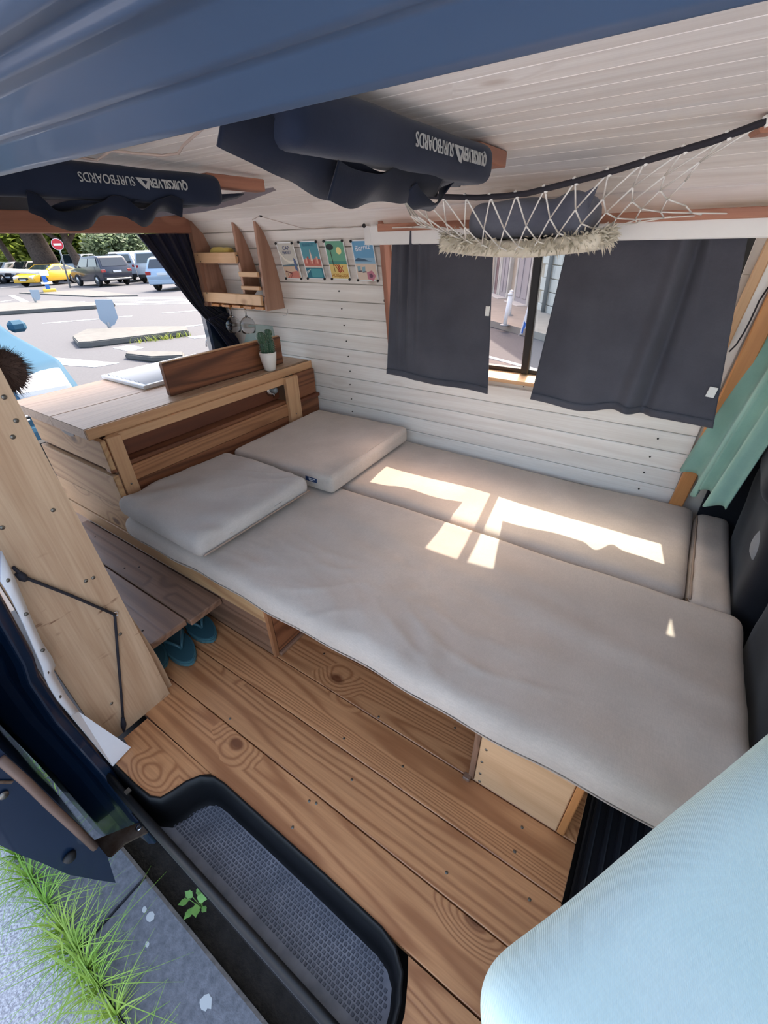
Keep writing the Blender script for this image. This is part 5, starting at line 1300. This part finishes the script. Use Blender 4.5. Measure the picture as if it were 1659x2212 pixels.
carpx('dark car in the car park row beside the yellow car', 'hatch', 'dark', (60, 608), vA+math.radians(150))
carpx('silver car between the white and dark cars of the row', 'hatch', 'silver', (14, 611), vA+math.radians(150))
car('pale blue car parked close behind the van', 'hatch', 'pale_blue', (-6.05, .70, GZ-3.05*TK), 0.0, None, front=True)

# ================================================================== TREES
rt_ = random.Random(9)
def crown_mesh(clumps, n, size):
    V = []; Fc = []
    for i in range(n):
        cx_, cy_, cz_, rx, ry, rz = rt_.choice(clumps)
        a = Vector((rt_.gauss(0, 1), rt_.gauss(0, 1), rt_.gauss(0, 1))).normalized()*rt_.uniform(.55, 1.0)
        p = Vector((cx_+a.x*rx, cy_+a.y*ry, cz_+a.z*rz)); s_ = size*rt_.uniform(.6, 1.3)
        u_ = Vector((rt_.gauss(0, 1), rt_.gauss(0, 1), rt_.gauss(0, .6))).normalized(); v_ = u_.cross(Vector((rt_.gauss(0, 1), rt_.gauss(0, 1), 1))).normalized()
        k = len(V); V += [p-u_*s_, p+v_*s_*.45, p+u_*s_, p-v_*s_*.45]; Fc.append((k, k+1, k+2, k+3))
    return V, Fc
def tree(nm, lab, base, trunk, r0, clumps, n, size, leaf, grp, cat='tree'):
    t = thing(nm, lab, cat, tuple(base), None, grp)
    if trunk:
        for j, tr_p in enumerate(trunk): tube('trunk' if j == 0 else 'branch', tr_p, [r0*(1-.45*i/(len(tr_p)-1))*(1 if j == 0 else .5) for i in range(len(tr_p))], M['bark'], t, 10)
    V, Fc = crown_mesh(clumps, n, size); o = pydata('crown', V, Fc, M[leaf], t, fix=False)
    return t
def far(px, dist): d = ray(*px); d.z = 0; d.normalize(); return Vector((CAM.x+d.x*dist, CAM.y+d.y*dist, GZ+TK*(CAM.x+d.x*dist+3)))
b = far((118, 600), 50)
tree('plane_tree', 'thick grey trunked tree behind the no entry sign', b, [[(0, 0, 0), (-.1, -.25, 2), (-.3, -.6, 4.5), (-.4, -.8, 7)]], 1.0, [(0, 0, 6.5, 5, 5, 2.2), (2, 2, 5.6, 3, 3, 1.6), (-3, -2, 5.8, 3, 3, 1.5)], 5000, .35, 'leaf_c', 'trees behind the car park')
b = far((182, 600), 47)
tree('plane_tree', 'slim forked tree standing behind the white van', b, [[(0, 0, 0), (-.05, -.1, 1.5), (-.2, -.3, 2.6), (-.3, -.2, 5)], [(-.2, -.3, 2.5), (.1, .6, 3.6), (.5, 1.4, 5)], [(-.2, -.3, 2.4), (-.6, -1.2, 3.2), (-1.2, -2.4, 4.2)]], .38, [(0, .5, 4.6, 3.5, 3.5, 1.4), (.5, 2, 4.1, 2, 2, .8)], 4200, .28, 'leaf_c', 'trees behind the car park')
b = far((52, 600), 52)
tree('plane_tree', 'slender leaning tree above the dark parked car', b, [[(0, 0, 0), (-.2, -.4, 2), (-.5, -1.0, 5)]], .3, [(0, 0, 5.2, 4, 4, 1.8)], 2600, .32, 'leaf_a', 'trees behind the car park')
for i, (px, dist, lab, leaf, cl_, n, sz) in enumerate((
    ((20, 560), 60, 'tall yellow green bush filling the left of the car park', 'leaf_a', [(0, 0, 2.6, 4.5, 4.5, 2.8), (1, 2, 4, 3, 3, 2)], 5200, .34),
    ((85, 560), 62, 'yellow green bush between the two leaning trunks', 'leaf_a', [(0, 0, 2.4, 3.2, 3.2, 2.6), (0, 1, 4, 3, 3, 1.8)], 4200, .32),
    ((160, 560), 61, 'mid green bush behind the thick trunk and white van', 'leaf_c', [(0, 0, 2.4, 3.4, 3.4, 2.4), (0, 0, 4, 3, 3, 1.8)], 4200, .32),
    ((212, 560), 60, 'bright green bush behind the forked tree', 'leaf_a', [(0, 0, 2.4, 3.4, 3.4, 2.4), (0, 1, 4.2, 3, 3, 1.8)], 4200, .32),
    ((258, 565), 56, 'silvery grey green olive shrub behind the silver van', 'leaf_b', [(0, 0, 2.2, 3.0, 3.0, 2.2), (.3, .8, 3.3, 2, 2, 1.0)], 5200, .24),
    ((310, 560), 60, 'light green bush behind the second silver van', 'leaf_a', [(0, 0, 2.4, 3.6, 3.6, 2.4), (0, 0, 4, 3, 3, 1.6)], 4200, .32),
    ((380, 560), 62, 'green bush behind the navy rear curtain', 'leaf_c', [(0, 0, 2.6, 5, 5, 2.6)], 4000, .34))):
    b = far(px, dist); tree('bush', lab, b, [[(0, 0, 0), (0, 0, 1.5), (.2, .2, 3)]], .15, cl_, n, sz, leaf, 'bushes behind the car park', 'bush')
hg = extrude_x('hedge_bank', [(0, 0), (9, 0), (9, 5.0), (7, 6.2), (3, 5.8), (1, 4.5)], -45, 45, plain('distant_hedge', c(74, 98, 50), .9, col2=c(120, 134, 60), vscale=.6, detail=8, bump=1.0, bscale=1.5, bdist=.5))
hg.location = far((220, 560), 74); hg.rotation_euler = (0, 0, math.atan2(-.9, -.45)+math.pi); tag(hg, 'distant green wooded bank behind all the bushes', 'hedge')

# ================================================================== STREET SEEN THROUGH THE SIDE WINDOW
F0 = Vector((-9.8, 20.2, GZ)); F1 = Vector((-.9, 8.55, GZ)); fd = (F1-F0).normalized(); fn = Vector((-fd.y, fd.x, 0)); 
if fn.dot(CAM-F1) < 0: fn = -fn
FR = Matrix((fd, -fn, Vector((0, 0, 1)))).transposed(); FL = (F1-F0).length
bg_ = thing('terraced_building', 'pale stone terraced house front across the side street', 'building', tuple(F0), FR)
box('wall', (FL, .3, 5.5), (FL/2, .20, 2.75), M['stone'], bg_, None, 0)
def fs(px):   # distance along the facade hit by a pixel, and height
    q = ray(*px); t_ = (F0-CAM).dot(fn)/q.dot(fn); p = CAM+q*t_; return (p-F0).dot(fd), p.z-GZ
for (x0, x1, yb_, mt, nm, z0, z1) in ((1072, 1079, 600, 'mauve', 'door', .1, 2.4), (1085, 1100, 600, 'grey_door', 'door', .1, 2.6), (1119, 1146, 610, 'grey_door', 'door', .1, 2.8)):
    s0, s1 = fs((x0, yb_))[0], fs((x1, yb_))[0]
    dd = bb(nm, (s0, -.03, z0), (s1, .08, z1), M[mt], bg_, .01)
    bb('jamb', (s0-.12, -.05, .0), (s0, .06, z1+.1), M['stone_white'], bg_, .01); bb('jamb', (s1, -.05, .0), (s1+.12, .06, z1+.1), M['stone_white'], bg_, .01)
    bb('lintel', (s0-.12, -.06, z1), (s1+.12, .06, z1+.22), M['stone_white'], bg_, .01); bb('threshold', (s0-.1, -.3, 0), (s1+.1, .05, .14), M['stone_white'], bg_, .01)
    w_ = s1-s0
    for k in range(2): bb('door_panel', (-w_/2+.08+k*w_/2, -.075, -(z1-z0)/2+.15), (-.06+k*w_/2, -.05, (z1-z0)/2-.15), M[mt], dd, .01)
s0 = fs((1160, 620))[0]
k = 0
for r in range(13):
    x_ = s0+(.3 if r % 2 else 0)
    while x_ < FL-.1:
        bb('stone_block', (x_+.006, .0, r*.27+.006), (min(x_+.6, FL)-.006, .07, r*.27+.264), M['stone_white'], bg_, .01).location.y = .035
        x_ += .6
sA, sB = fs((1212, 620))[0], fs((1224, 620))[0]
bb('shutter', (sA, -.04, .1), (min(sB, FL), .04, 2.6), M['mauve'], bg_, .01)
tube('drain_pipe', [(fs((1190, 600))[0], -.06, 0), (fs((1190, 600))[0], -.06, 5)], .05, M['post_grey'], bg_, 8)
tube('drain_pipe', [(fs((1070, 600))[0], -.06, 0), (fs((1070, 600))[0], -.06, 5)], .05, M['stone_white'], bg_, 8)
K0, K1 = gp(1053, 705), gp(1187, 740); kd = (K1-K0).normalized()
kk0 = K0-kd*8; kk1 = K1+kd*1.0
P_ = [kk0, kk1, F1+fd*.5, F0-fd*1.0]; c0 = sum(P_, Vector())/4
M['walk'] = plain('far_pavement', c(150, 142, 132), .9, var=.15, vscale=4)
fw = prism('far_pavement', [(p.x-c0.x, p.y-c0.y) for p in P_], .12, M['walk'], None, (c0.x, c0.y, GZ+.06)); tag(fw, 'raised pavement in front of the stone house', 'pavement', kind='structure')
bpost = []
for lab, a, b_ in (('white street post nearest the kerb across the street', (1090, 703), (1102, 638)), ('second white street post beside the stone wall', (1100, 682), (1105, 632))):
    p = gp(a[0], a[1], GZ+.12); t = thing('street_post', lab, 'post', tuple(p), None, 'white posts on the far pavement'); top = on_card(b_, p)-p
    tube('shaft', [(0, 0, 0), top], .04, M['white_plastic'], t); lathe('cap', [(0, .06), (.045, .04), (.05, 0), (0, 0)], M['white_plastic'], t, top, n=12); lathe('base', [(0, .03), (.09, .02), (.1, 0), (0, 0)], M['post_grey'], t, (0, 0, 0), n=12)
p = gp(1126, 724); asn = thing('street_board', 'white and blue board standing at the far kerb', 'board', tuple(p)); d_, r_ = facing(p)
def cardpoly(nm, px, mt, par, base, dep, off=0.0):
    P_ = [on_card(q, base)-base-facing(base)[0]*off for q in px]; n = len(P_); V = P_+[q+facing(base)[0]*dep for q in P_]
    return pydata(nm, V, [tuple(range(n)), tuple(range(n, 2*n))[::-1]]+[(i, (i+1) % n, n+(i+1) % n, n+i) for i in range(n)], mt, par)
cardpoly('panel', [(1122, 723), (1142, 655), (1158, 640), (1146, 712), (1138, 722)], M['white_plastic'], asn, p, .04)
cardpoly('blue_print', [(1126, 720), (1133, 694), (1137, 700), (1131, 716), (1142, 713), (1140, 719)], M['barrier_blue'], asn, p, .01, .012)
tube('leg', [on_card((1122, 724), p)-p, on_card((1112, 745), p)-p+d_*.0], .03, M['post_grey'], asn, 6)
tube('leg', [on_card((1142, 722), p)-p, Vector((r_.x*.2, r_.y*.2, 0))], .03, M['post_grey'], asn, 6)
stripe(gp(1040, 767), gp(1160, 800), .1)
print('objects', len(bpy.data.objects))
